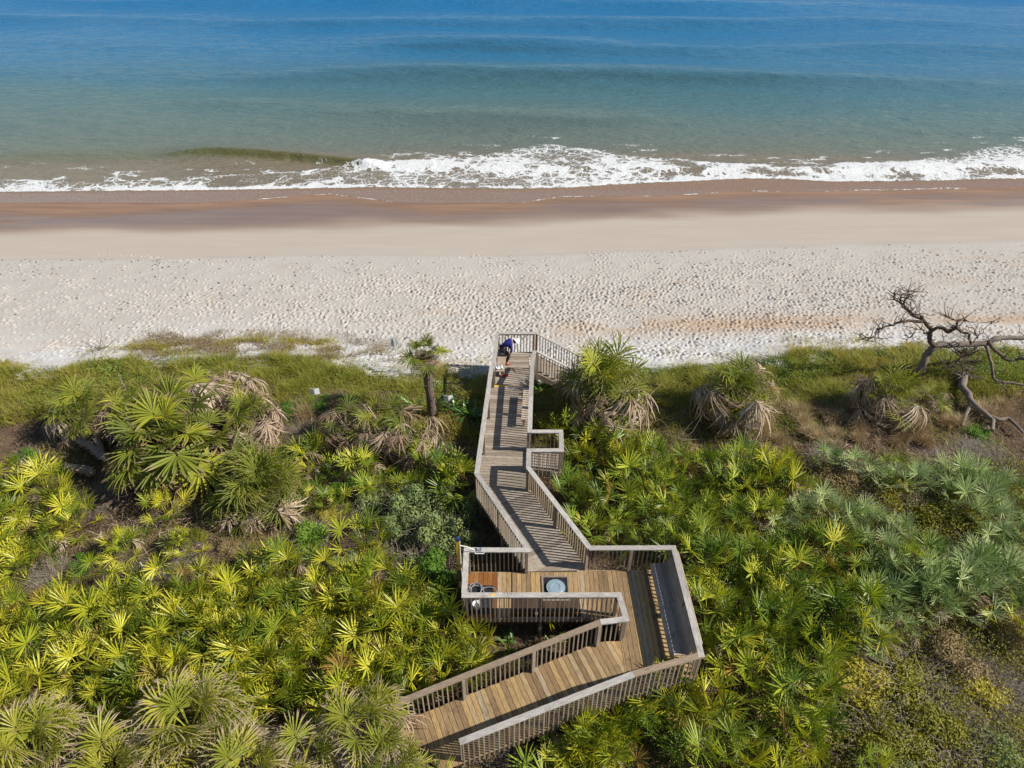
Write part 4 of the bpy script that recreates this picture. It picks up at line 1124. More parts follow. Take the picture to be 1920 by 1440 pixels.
for q, (px, py, kd, lab, tl, dd, nn) in enumerate([
    (1105, 1385, 'pal_yel', 'big yellow green saw palmetto hanging over the near railing of the ramp', True, True, 14),
    (1195, 1325, 'pal_grn', 'mid green saw palmetto below the kink of the near ramp railing', True, False, 11),
    (1250, 1290, 'pal_yel', 'yellow green saw palmetto under the near landing railing', True, False, 10),
    (1145, 1345, 'pal_grn', 'tall green saw palmetto between the big ramp palmetto and the railing kink', True, False, 11),
    (1075, 1360, 'pal_yel', 'yellowing saw palmetto against the near ramp railing left of the big one', True, True, 10),
    (1150, 1430, 'pal_yel', 'golden green saw palmetto at the bottom edge right of the ramp', False, True, 10),
    (1330, 1215, 'pal_yel', 'yellow green saw palmetto touching the outer landing corner', True, False, 9),
    (1040, 1440, 'pal_grn', 'saw palmetto cut by the bottom edge in front of the ramp', True, False, 8),
    (815, 1452, 'pal_grn', 'dark green palmetto standing up in front of the ramp foot', True, False, 9),
    (1400, 1425, 'pal_yel', 'yellow green saw palmetto alone on the dark vines at the bottom edge', True, False, 9),
    (1640, 1435, 'pal_grn', 'single green saw palmetto among the vines at the bottom right', False, False, 8),
    (1915, 1190, 'pal_yel', 'bright yellow green saw palmetto cut by the right picture edge', True, False, 10),
    (1500, 1400, 'pal_yel', 'isolated yellow green saw palmetto on the near vines right of the landing', True, False, 9),
    (680, 1010, 'pal_yel', 'round yellow green saw palmetto alone beside the grey shrubs', True, False, 12),
    (1075, 1150, 'pal_yel', 'small yellow green saw palmetto between the front railing and the ramp', False, False, 7),
    (1035, 1165, 'pal_yel', 'tiny yellow green saw palmetto sprouting by the middle post of the front railing', False, False, 6),
    (890, 1210, 'pal_yel', 'yellow green saw palmetto pressed against the front left corner of the landing', True, False, 10),
    (1180, 860, 'pal_yel', 'pale saw palmetto below the big brown-skirted cabbage palm', True, True, 10),
    (225, 1085, 'pal_yel', 'lone small saw palmetto sprouting from the grey brush at the left', False, False, 5),
    (180, 1075, 'pal_yel', 'smallest saw palmetto left of the white stake', False, False, 5),
    (690, 880, 'pal_grn', 'dull green saw palmetto below the dead-fronded cabbage palms', True, True, 11),
    (840, 880, 'pal_grn', 'green saw palmetto close to the left railing of the walk', True, True, 11),
    (585, 860, 'pal_yel', 'yellowish saw palmetto right of the big cabbage palm clump', True, True, 10),
    (1060, 800, 'pal_grn', 'dark saw palmetto behind the small jog of the railing', True, False, 10),
    (760, 850, 'pal_grn', 'grey green saw palmetto between two brown cabbage palms', True, True, 10),
    (560, 890, 'pal_grn', 'low saw palmetto behind the dense round cabbage palm', False, True, 9)]):
    w_ = at(px, py, -0.55)
    palmetto(w_.x, w_.y, kd, 'standing on their own', tl, dd, lab, nn); cnt += 1
cnt += fill([(500, 850), (640, 850), (880, 860), (880, 910), (700, 910), (640, 960), (560, 920)], 'pal_grn', 'between palms left of the walk', 1.1, kind2='pal_yel', p2=0.15, limit=8)
cnt += fill([(150, 900), (420, 930), (420, 1020), (150, 1010)], 'pal_yel', 'below the biggest cabbage palm', 1.1, limit=4)
cnt += fill([(0, 1010), (60, 1015), (60, 1080), (0, 1090)], 'pal_yel', 'above the left thicket at the edge', 1.0, limit=3)
for f_, off_, kd, lab in ((0.10, 0.85, 'pal_yel', 'yellow green saw palmetto pressed against the railing just left of its kink'), (0.20, 0.66, 'pal_grn', 'green saw palmetto pressed against the near ramp railing, second from its kink'), (0.34, 0.60, 'pal_yel', 'yellow green saw palmetto pressed against the middle of the near ramp railing'), (-0.20, 0.62, 'pal_grn', 'green saw palmetto against the brown landing railing, next to the kink'), (-0.36, 0.60, 'pal_yel', 'yellow green saw palmetto against the brown landing railing, next to the corner')):
    a_, b_ = (Vector(KR), Vector((PR.x, PR.y))) if f_ > 0 else (Vector(KR), Vector(N3))
    q = a_.lerp(b_, abs(f_) if f_ > 0 else abs(f_) * 2); dd_ = (b_ - a_).normalized(); nn_ = Vector((-dd_.y, dd_.x)); nn_ = nn_ if nn_.y < 0 else -nn_
    q = q + nn_ * off_
    palmetto(q.x, q.y, kd, 'against the near railing', f_ > 0.15, False, lab, 10); cnt += 1
print('palmettos', cnt)

# ------------------------------------------------------------------ cabbage palms
def boots_trunk(t, p0, p1, r0, r1):
    """trunk with stubs of old leaf bases"""
    p0 = Vector(p0); p1 = Vector(p1); n = 9
    pts = [p0.lerp(p1, i / n) + Vector((random.uniform(-.02, .02), random.uniform(-.02, .02), 0)) for i in range(n + 1)]
    mb = MB(); mb.tube(pts, [r0 + (r1 - r0) * i / n + random.uniform(-0.008, 0.008) for i in range(n + 1)], 12)
    for i in range(46):
        f = random.uniform(0.1, 1.0); a = i * 2.399
        q = p0.lerp(p1, f); r_ = r0 + (r1 - r0) * f
        d_ = Vector((math.cos(a), math.sin(a), 0))
        mb.tube([q + d_ * r_ * 0.8, q + d_ * (r_ + 0.05) + Vector((0, 0, 0.09))], [0.032, 0.018], 4)
    mb.build('trunk', M['bark'], t)
def cabbage(px, py, zc, label, n=26, sc=1.0, nd=12, mat='sabal', gold=0, trunk=None, group=None, tilt_max=1.75, dead_spread=(1.1, 2.1), dsc=1.0):
    """crown heart at pixel px,py at height zc"""
    w_ = at(px, py, zc); x, y = w_.x, w_.y; z = gz(x, y)
    t = empty('cabbage_palm', (x, y, z - 0.1), label, 'cabbage palm', group)
    if trunk: boots_trunk(t, (x + trunk, y, z - 0.2), (x, y, zc - 0.1), 0.19, 0.17)
    else:
        boots_trunk(t, (x, y, z - 0.2), (x, y, zc), 0.24, 0.20)
    a0 = random.uniform(0, 6.28)
    for i in range(n):
        f = (i + 0.5) / n
        place_frond(t, random.choice(FR[mat]), (x + random.uniform(-.05, .05), y + random.uniform(-.05, .05), zc + 0.12 - 0.25 * f), 0.08 + (tilt_max - 0.08) * f ** 0.85 + random.uniform(-0.22, 0.22), a0 + i * 2.4 + random.uniform(-0.6, 0.6), random.uniform(-0.5, 0.5), sc * random.uniform(0.68, 1.15))
    for i in range(gold):
        place_frond(t, random.choice(FR['sabal_gold']), (x, y, zc - 0.1), random.uniform(1.2, 1.9), random.uniform(0, 6.28), random.uniform(-0.4, 0.4), sc * random.uniform(0.8, 1.0))
    for i in range(nd):
        place_frond(t, random.choice(FR['sabal_dead']), (x, y, zc + random.uniform(-0.35, 0.12)), random.uniform(*dead_spread), i * 2.4 + random.uniform(-0.5, 0.5), random.uniform(-0.6, 0.6), sc * dsc * random.uniform(0.75, 1.3), 'dead_frond')
    placed.append((x, y, 1.2))
    return t
cabbage(797, 664, 2.25, 'tall cabbage palm with a bare trunk and hanging brown skirt left of the walk', 14, 0.60, 40, 'sabal_big', gold=3, trunk=0.10, tilt_max=1.5, dead_spread=(1.4, 2.9), dsc=0.8)
cabbage(315, 835, 0.45, 'biggest cabbage palm with broad glossy yellow green fans at the left', 24, 1.6, 16, 'sabal_big', gold=3, tilt_max=1.75, dead_spread=(2.0, 2.6))
cabbage(150, 780, -0.1, 'spiky cabbage palm with fallen grey trunks beside it at the far left', 24, 1.1, 34, gold=3, tilt_max=1.45)
cabbage(466, 785, 0.15, 'small cabbage palm with a wide pale skirt of dead fronds', 13, 0.95, 46, tilt_max=1.0, dead_spread=(0.9, 2.1), dsc=1.2)
cabbage(375, 748, 0.1, 'mostly dead cabbage palm with bleached fronds behind the biggest palm', 5, 1.0, 44, tilt_max=1.0, dead_spread=(0.3, 1.7), dsc=1.2)
cabbage(430, 748, 0.0, 'mostly dead pale tan cabbage palm nearest the green dune grass', 3, 0.95, 36, tilt_max=0.9, dead_spread=(0.3, 1.7), dsc=1.15)
cabbage(250, 775, 0.0, 'green cabbage palm with tan skirt wedged between the biggest palm and the spiky one', 18, 1.0, 26, gold=2, tilt_max=1.4, dead_spread=(0.9, 2.0))
cabbage(405, 835, -0.1, 'yellow-green broad-fanned cabbage palm low on the right side of the biggest palm', 12, 1.15, 16, 'sabal_big', gold=2, tilt_max=1.6, dead_spread=(1.2, 2.0))
cabbage(495, 925, -0.35, 'dense round cabbage palm with fine green fans and dry tips', 46, 1.22, 30, 'sabal', tilt_max=1.45, dead_spread=(1.2, 1.8))
cabbage(1135, 725, 0.5, 'large shaggy cabbage palm with brown dead skirt right of the walk', 34, 1.3, 54, gold=8, tilt_max=1.6, dead_spread=(0.9, 2.2), dsc=1.15)
cabbage(1165, 760, 0.0, 'dark green cabbage palm leaning on the front of the large shaggy one', 14, 0.95, 22, gold=2, tilt_max=1.8, dead_spread=(1.6, 2.4))
cabbage(1382, 735, 0.3, 'cabbage palm with mixed green and tan fronds alone in the dune grass', 26, 1.18, 40, gold=3, tilt_max=1.55, dead_spread=(0.8, 2.1), dsc=1.1)
cabbage(1662, 745, 0.0, 'small drooping cabbage palm left of the bleached fallen log', 20, 1.0, 34, gold=2, tilt_max=1.6, dead_spread=(0.7, 2.1))
cabbage(1745, 745, -0.45, 'tiny cabbage palm half shaded by the dead tree', 8, 0.6, 12, tilt_max=1.7)
cabbage(650, 800, 0.0, 'brown cabbage palm with mostly dead fronds left of the tall palm', 5, 1.0, 34, tilt_max=1.5, dead_spread=(0.7, 2.1))
cabbage(715, 800, 0.05, 'half dead cabbage palm with one upright grey green fan', 8, 1.0, 32, tilt_max=1.4, dead_spread=(0.7, 2.1))
cabbage(765, 815, -0.1, 'curling brown cabbage palm just in front of the tall trunk', 5, 0.95, 28, tilt_max=1.5, dead_spread=(0.7, 2.1))
cabbage(360, 1375, 0.35, 'large dry-tipped cabbage palm at the bottom left below the thicket', 26, 1.12, 8, 'sabal_tip', tilt_max=1.35)
cabbage(70, 1425, 0.35, 'dry-tipped cabbage palm in the bottom left corner', 26, 1.05, 10, 'sabal_tip', tilt_max=1.35)
cabbage(215, 1455, 0.3, 'dry-tipped cabbage palm cut by the bottom edge near the left corner', 24, 1.0, 10, 'sabal_tip', tilt_max=1.35)
cabbage(470, 1465, 0.3, 'dry-tipped cabbage palm cut by the bottom edge below the large one', 22, 1.0, 10, 'sabal_tip', tilt_max=1.35)
cabbage(692, 1385, 0.25, 'upright dry-tipped cabbage palm beside the lower end of the ramp', 14, 0.95, 4, 'sabal_tip', tilt_max=1.2)
cabbage(580, 1425, 0.15, 'squat dry-tipped cabbage palm over the lower walk', 16, 0.85, 10, 'sabal_tip', tilt_max=1.5)
cabbage(735, 1440, 0.1, 'dark green cabbage palm at the bottom edge over the ramp foot', 12, 0.75, 2, 'sabal', tilt_max=1.3)
def shaggy(label, path, r0, r1):
    mb = MB(); n = len(path)
    fine = [path[i].lerp(path[i + 1], f) for i in range(n - 1) for f in (0, 0.33, 0.66)] + [path[-1]]
    fine = [q + Vector((random.uniform(-.02, .02), random.uniform(-.02, .02), random.uniform(-.02, .02))) for q in fine]
    k = len(fine); mb.tube(fine, [(r0 + (r1 - r0) * i / (k - 1)) * random.uniform(0.85, 1.12) for i in range(k)], 10)
    ax_ = (path[-1] - path[0]).normalized()
    for i in range(150):
        f = random.uniform(0.03, 0.97) * (k - 1); j = min(int(f), k - 2); q = fine[j].lerp(fine[j + 1], f - j)
        d_ = Vector((random.gauss(0, 1), random.gauss(0, 1), random.gauss(0.3, 1))); d_ = (d_ - ax_ * d_.dot(ax_)).normalized(); r_ = r0 + (r1 - r0) * f / k
        b_ = q + d_ * r_ * 0.9
        mb.tube([b_, b_ + d_ * 0.05 - ax_ * 0.05, b_ + d_ * 0.07 - ax_ * random.uniform(0.1, 0.2) + Vector((0, 0, -0.02))], [0.022, 0.016, 0.004], 4)
    tag(mb.build('fallen_palm', M['palm_log'], smooth_sh=False), label, 'fallen palm')
M['palm_log'] = bark('palm_log', (0.20, 0.15, 0.115), (0.46, 0.37, 0.29))
# upright dead stick and fallen trunks by the left palms
def tube_thing(name, label, cat, paths, mat, n=7, group=None):
    mb = MB()
    for pts, r0, r1 in paths:
        k = len(pts); rad = [r0 + (r1 - r0) * i / (k - 1) for i in range(k)]
        mb.tube(pts, rad, n)
    return tag(mb.build(name, mat, smooth_sh=True), label, cat, group)
w0 = at(240, 770, -0.9)
tube_thing('dead_stick', 'thin bare stick standing behind the left cabbage palms', 'stick', [([at_y(240, 770, w0.y), at_y(236, 735, w0.y), at_y(228, 715, w0.y), at_y(222, 700, w0.y + 0.1)], 0.06, 0.012), ([at_y(236, 735, w0.y), at_y(232, 722, w0.y - .1), at_y(226, 716, w0.y)], 0.03, 0.01)], M['driftwood'])
def on_ground(pts, h=0.1):
    out = []
    for px, py in pts:
        w_ = at(px, py, -0.9); w_ = at(px, py, gz(w_.x, w_.y) + h); out.append(w_)
    return out
shaggy('shaggy grey fallen palm trunk sloping under the left cabbage palm', on_ground([(125, 815), (150, 825), (180, 845), (200, 860)], 0.5), 0.12, 0.15)
shaggy('lower grey fallen palm trunk lying in the dark gap at the left', on_ground([(125, 875), (150, 880), (175, 885)], 0.35), 0.12, 0.13)
shaggy('short upright grey trunk stub between the two left cabbage palms', on_ground([(172, 805), (182, 830), (192, 855)], 0.45), 0.09, 0.12)
M['dead_strand'] = leaf('dead_strand', [(0.0, (0.10, 0.065, 0.04)), (0.45, (0.24, 0.17, 0.11)), (0.8, (0.42, 0.32, 0.23)), (1.0, (0.58, 0.49, 0.38))], None, 1, 0.1, 0.8, 0.1)
M['scrap'] = leaf('scrap', [(0.0, (0.04, 0.03, 0.022)), (1.0, (0.14, 0.11, 0.08))], None, 1, 0.0, 0.9, 0.1)
M['straw'] = leaf('straw', [(0.0, (0.17, 0.12, 0.05)), (0.5, (0.28, 0.20, 0.095)), (1.0, (0.38, 0.29, 0.16))], None, 1, 0.15, 0.8, 0.1)
# ------------------------------------------------------------------ dead tree and fallen log at the right
def zp(pts): return [(1500 + a / 4.5, 520 + b_ / 4.5) for a, b_ in pts]
b0 = at(1722, 716, -1.35); TY = b0.y
def wig(pts, Y, dy=0.0, seed=0, sub=3):
    """trace in the plane y=Y, drifting dy in depth towards the tip, with small kinks"""
    r_ = random.Random(seed); w_ = []
    pp = zp(pts); n = len(pp)
    for i, (a, b_) in enumerate(pp):
        w_.append(at_y(a, b_, Y + dy * i / max(1, n - 1)))
    out = []
    for i in range(n - 1):
        for s_ in range(sub):
            f = s_ / sub; q = w_[i].lerp(w_[i + 1], f)
            # catmull smoothing
            p0 = w_[max(i - 1, 0)]; p3 = w_[min(i + 2, n - 1)]
            q = 0.5 * ((2 * w_[i]) + (w_[i + 1] - p0) * f + (2 * p0 - 5 * w_[i] + 4 * w_[i + 1] - p3) * f * f + (3 * w_[i] - p0 - 3 * w_[i + 1] + p3) * f ** 3)
            out.append(q + Vector((r_.uniform(-.02, .02), r_.uniform(-.05, .05), r_.uniform(-.02, .02))))
    out.append(w_[-1]); return out
t = empty('dead_tree', (b0.x, b0.y, -1.4), 'bare dead tree with twisting grey branches leaning over the dune at the right edge', 'dead tree')
def limb(name, pts, r0, r1, dy=0.0, seed=0, twigs=0, tl=0.62, mat='dark_wood', Y=None):
    twigs = int(twigs * 2.4)
    w_ = wig(pts, TY if Y is None else Y, dy, seed)
    k = len(w_); mb = MB(); mb.tube(w_, [r0 + (r1 - r0) * (i / (k - 1)) ** 0.8 for i in range(k)], 8)
    r_ = random.Random(seed + 5)
    for i in range(twigs):
        j = r_.randint(k // 4, k - 1); q = w_[j]; d_ = Vector((r_.uniform(-1, 1), r_.uniform(-.7, .7), r_.uniform(-0.2, 1))).normalized()
        L = tl * r_.uniform(0.4, 1.7); pts_ = [q]
        for s_ in range(4):
            d_ = (d_ + Vector((r_.uniform(-.5, .5), r_.uniform(-.5, .5), r_.uniform(-.4, .5)))).normalized(); q = q + d_ * L / 4; pts_.append(q)
        mb.tube(pts_, [0.024, 0.019, 0.014, 0.010, 0.006], 4)
        if r_.random() < 0.6:
            q = pts_[2]; d2 = Vector((r_.uniform(-1, 1), r_.uniform(-.7, .7), r_.uniform(-.3, 1))).normalized()
            mb.tube([q, q + d2 * L * 0.25, q + d2 * L * 0.45 + Vector((0, 0, 0.05))], [0.011, 0.008, 0.004], 4)
    mb.build(name, M[mat], t, smooth_sh=True)
limb('trunk', [(985, 905), (1010, 800), (1050, 690), (1110, 605), (1170, 575), (1300, 570), (1430, 565), (1570, 555), (1640, 525), (1720, 515), (1900, 508), (2100, 480)], 0.21, 0.09, 0.5, 1, 6, mat='driftwood')
limb('branch', [(1140, 580), (1098, 540), (1095, 485), (1110, 440), (1065, 400), (1030, 350), (970, 335), (930, 300), (880, 255), (845, 215), (800, 180), (800, 140), (770, 130)], 0.125, 0.022, 0.4, 2, 10)
limb('branch', [(1030, 375), (920, 370), (840, 385), (760, 410), (680, 430), (635, 465), (630, 500), (560, 525), (500, 520)], 0.075, 0.012, -0.6, 3, 9)
limb('branch', [(660, 430), (668, 480), (630, 545)], 0.03, 0.01, -0.3, 4, 1, Y=TY - 0.4)
limb('branch', [(870, 235), (890, 190), (920, 150), (980, 150)], 0.05, 0.014, -0.3, 5, 3, Y=TY + 0.3)
limb('branch', [(855, 225), (845, 170), (880, 135), (950, 120)], 0.04, 0.01, 0.4, 6, 4, Y=TY + 0.3)
limb('branch', [(1030, 350), (1030, 325)], 0.09, 0.07, 0, 7)
limb('branch', [(960, 330), (940, 290), (895, 235)], 0.035, 0.012, -0.3, 8, 3, Y=TY + 0.2)
limb('branch', [(1095, 455), (1150, 422), (1200, 430), (1250, 462), (1300, 428), (1340, 430), (1370, 465), (1420, 470), (1430, 520), (1445, 565)], 0.075, 0.05, -0.5, 9, 6)
limb('branch', [(1325, 430), (1320, 380), (1290, 350), (1220, 340)], 0.05, 0.012, -0.6, 10, 4, Y=TY - 0.3)
limb('branch', [(1320, 375), (1385, 355), (1390, 372)], 0.04, 0.012, 0.2, 11, 3, Y=TY - 0.3)
limb('branch', [(1092, 462), (1050, 480), (1030, 440), (980, 455), (905, 530)], 0.035, 0.008, 0.6, 12, 5)
limb('branch', [(1440, 560), (1500, 500), (1560, 440), (1620, 370)], 0.03, 0.008, 0.2, 13, 2)
limb('branch', [(1500, 515), (1480, 470), (1465, 430)], 0.04, 0.014, -0.2, 14, 2)
limb('branch', [(1570, 565), (1580, 620), (1610, 720), (1630, 840), (1660, 880), (1730, 885), (1890, 905), (2000, 930)], 0.075, 0.05, -1.6, 15, 3, mat='driftwood')
limb('branch', [(1590, 545), (1640, 605), (1720, 680), (1800, 700), (1890, 688), (2000, 690)], 0.085, 0.05, -0.6, 16, 3)
limb('branch', [(1500, 590), (1450, 640), (1400, 685), (1300, 710), (1180, 780)], 0.045, 0.016, -0.7, 17, 10, 0.6)
limb('branch', [(1330, 600), (1370, 660), (1410, 720), (1430, 800)], 0.035, 0.012, -0.5, 18, 8, 0.6)
limb('branch', [(1390, 600), (1360, 660), (1300, 740), (1240, 770)], 0.03, 0.012, -0.4, 19, 8, 0.6, 'driftwood')
limb('branch', [(1380, 690), (1450, 720), (1540, 712)], 0.03, 0.012, -0.5, 20, 5, 0.5, 'driftwood')
limb('branch', [(1280, 610), (1330, 650), (1400, 660), (1470, 600)], 0.028, 0.01, -0.9, 21, 9, 0.5)

def log_path(pts, h, wob=0.06):
    out = []
    for a, b_ in zp(pts):
        w_ = at(a, b_, -0.8)
        w_ = at(a, b_, gz(w_.x, w_.y) + h); out.append(w_)
    fin = []
    for i in range(len(out) - 1):
        for f in (0, 0.5): fin.append(out[i].lerp(out[i + 1], f) + Vector((random.uniform(-wob, wob), random.uniform(-wob, wob), random.uniform(-wob, wob)) ) * 0.5)
    return fin + [out[-1]]
lg = log_path([(1380, 840), (1372, 920), (1420, 990), (1450, 1060), (1520, 1120), (1590, 1170), (1625, 1210), (1620, 1290)], 0.42)
t = empty('fallen_log', (lg[6].x, lg[6].y, gz(lg[6].x, lg[6].y)), 'bleached fallen log with frayed roots lying in brown grass below the dead tree', 'fallen log')
mb = MB(); mb.tube(lg, list(np.linspace(0.17, 0.07, len(lg))), 9); mb.build('trunk', M['driftwood'], t, smooth_sh=True)
for pts, r0, r1, h in (([(1450, 1070), (1405, 1150), (1370, 1255)], 0.10, 0.05, 0.3), ([(1590, 1170), (1680, 1200), (1760, 1185), (1820, 1250), (1885, 1315)], 0.10, 0.05, 0.35)):
    q = log_path(pts, h); mb = MB(); mb.tube(q, list(np.linspace(r0, r1, len(q))), 8); mb.build('branch', M['driftwood'], t, smooth_sh=True)
for i in range(26):
    q = lg[0] + Vector((random.uniform(-.1, .1), random.uniform(-.1, .1), 0)); d_ = Vector((random.uniform(-1, 1), random.uniform(-.2, 1), random.uniform(-0.3, 1))).normalized(); pts = [q]
    for s_ in range(4):
        d_ = (d_ + Vector((random.uniform(-.5, .5), random.uniform(-.5, .5), random.uniform(-.5, .3)))).normalized(); q = q + d_ * random.uniform(0.12, 0.25); pts.append(q)
    mb = MB(); mb.tube(pts, [0.04, 0.03, 0.02, 0.014, 0.006], 5); mb.build('root', M['driftwood'], t, smooth_sh=True)

# ------------------------------------------------------------------ shrubs
def crown_mesh(name, mat, n, lf, seed, flat=0.75, clumps=16, elong=1.7):
    """unit-radius crown of small leaves in uneven clumps"""
    r_ = np.random.default_rng(seed)
    cc = r_.normal(0, 1, (clumps, 3)); cc /= np.linalg.norm(cc, axis=1)[:, None]; cc *= r_.uniform(0.35, 0.85, (clumps, 1)); cc[:, 2] = np.abs(cc[:, 2])
    cr = r_.uniform(0.22, 0.45, clumps)
    pick = r_.integers(0, clumps, n)
    d = r_.normal(0, 1, (n, 3)); d /= np.linalg.norm(d, axis=1)[:, None]
    P = cc[pick] + d * (cr[pick] * r_.uniform(0.35, 1.0, n) ** 0.5)[:, None]
    P[:, 2] *= flat
    nrm = d + r_.normal(0, 0.55, (n, 3)) + np.array([0, 0, 0.35]); nrm /= np.linalg.norm(nrm, axis=1)[:, None]
    a = np.cross(nrm, r_.normal(0, 1, (n, 3))); a /= np.linalg.norm(a, axis=1)[:, None]; b_ = np.cross(nrm, a)
    s_ = lf * r_.uniform(0.6, 1.3, n)[:, None]
    V = np.stack([P - a * s_ * elong, P + b_ * s_ * 0.6 + nrm * s_ * 0.2, P + a * s_ * elong, P - b_ * s_ * 0.6 + nrm * s_ * 0.2], 1).reshape(-1, 3)
    F = np.arange(n * 4).reshape(n, 4)
    rr = np.repeat(np.clip(r_.normal(0.5, 0.22, n) + 0.25 * (vnoise(pick * 3.7, pick * 1.3, seed) - 0.5), 0, 1), 4)
    return mesh_np(name, V, F, mat, dict(r=rr))
def twig_mesh(name, mat, n, seed, flat=0.7, w=0.010, length=0.9, curl=0.5):
    """tangle of thin curved twigs, unit radius"""
    r_ = np.random.default_rng(seed); V = []; F = []; rr = []
    for i in range(n):
        q = np.array([r_.normal(0, 0.35), r_.normal(0, 0.35), r_.uniform(0, 0.25)]); d = np.array([q[0] * 1.2 + r_.normal(0, .5), q[1] * 1.2 + r_.normal(0, .5), r_.uniform(0.2, 1.2)]); d /= np.linalg.norm(d)
        L = length * r_.uniform(0.5, 1.1); k = 5; g = r_.uniform(0, 1); i0 = len(V)
        sd_ = np.cross(d, [0.3, 0.2, 1.0]); sd_ /= np.linalg.norm(sd_)
        for s_ in range(k):
            ww = w * (1 - 0.75 * s_ / (k - 1)) * r_.uniform(0.8, 1.2)
            V.append(q + sd_ * ww); V.append(q - sd_ * ww); rr += [g, g]
            d = d + r_.normal(0, curl, 3) * 0.5 + np.array([0, 0, -0.12 * s_]); d /= np.linalg.norm(d)
            q = q + d * L / (k - 1) * np.array([1, 1, flat])
        for s_ in range(k - 1):
            a = i0 + 2 * s_; F.append([a, a + 1, a + 3, a + 2])
    return mesh_np(name, np.array(V), np.array(F), mat, dict(r=rr))
CR = {}
for kk, n_, lf in (('shrub_grey', 5200, 0.030), ('shrub_grn', 4600, 0.034), ('shrub_olive', 7200, 0.028), ('shrub_rust', 5000, 0.030)):
    CR[kk] = [crown_mesh('crown', M[kk], n_, lf, 300 + i, 0.75 if kk != 'shrub_olive' else 0.6) for i in range(3)]
TW = [twig_mesh('branches', M['twig'], 260, 400 + i) for i in range(3)]
TWD = [twig_mesh('twigs', M['twig'], 900, 410 + i, 0.6, 0.008, 1.0, 0.8) for i in range(3)]
def shrub(px, py, r_, h, kind, label, group=None, zmid=None):
    w_ = at(px, py, -0.7 if zmid is None else zmid); x, y = w_.x, w_.y; z = gz(x, y)
    t = empty('shrub', (x, y, z - 0.05), label, 'shrub', group)
    m_ = Matrix.Translation((x, y, z - 0.05)) @ Matrix.Rotation(random.uniform(0, 6.28), 4, 'Z') @ Matrix.Diagonal((r_, r_, h, 1))
    if kind == 'twig':
        obj('twigs', random.choice(TWD), m_, t)
        m2 = Matrix.Translation((x, y, z - 0.05)) @ Matrix.Rotation(random.uniform(0, 6.28), 4, 'Z') @ Matrix.Diagonal((r_ * .9, r_ * .9, h * .8, 1))
        obj('twigs', random.choice(TWD), m2, t)
    else:
        obj('crown', random.choice(CR[kind]), m_, t)
        obj('branches', random.choice(TW), m_, t)
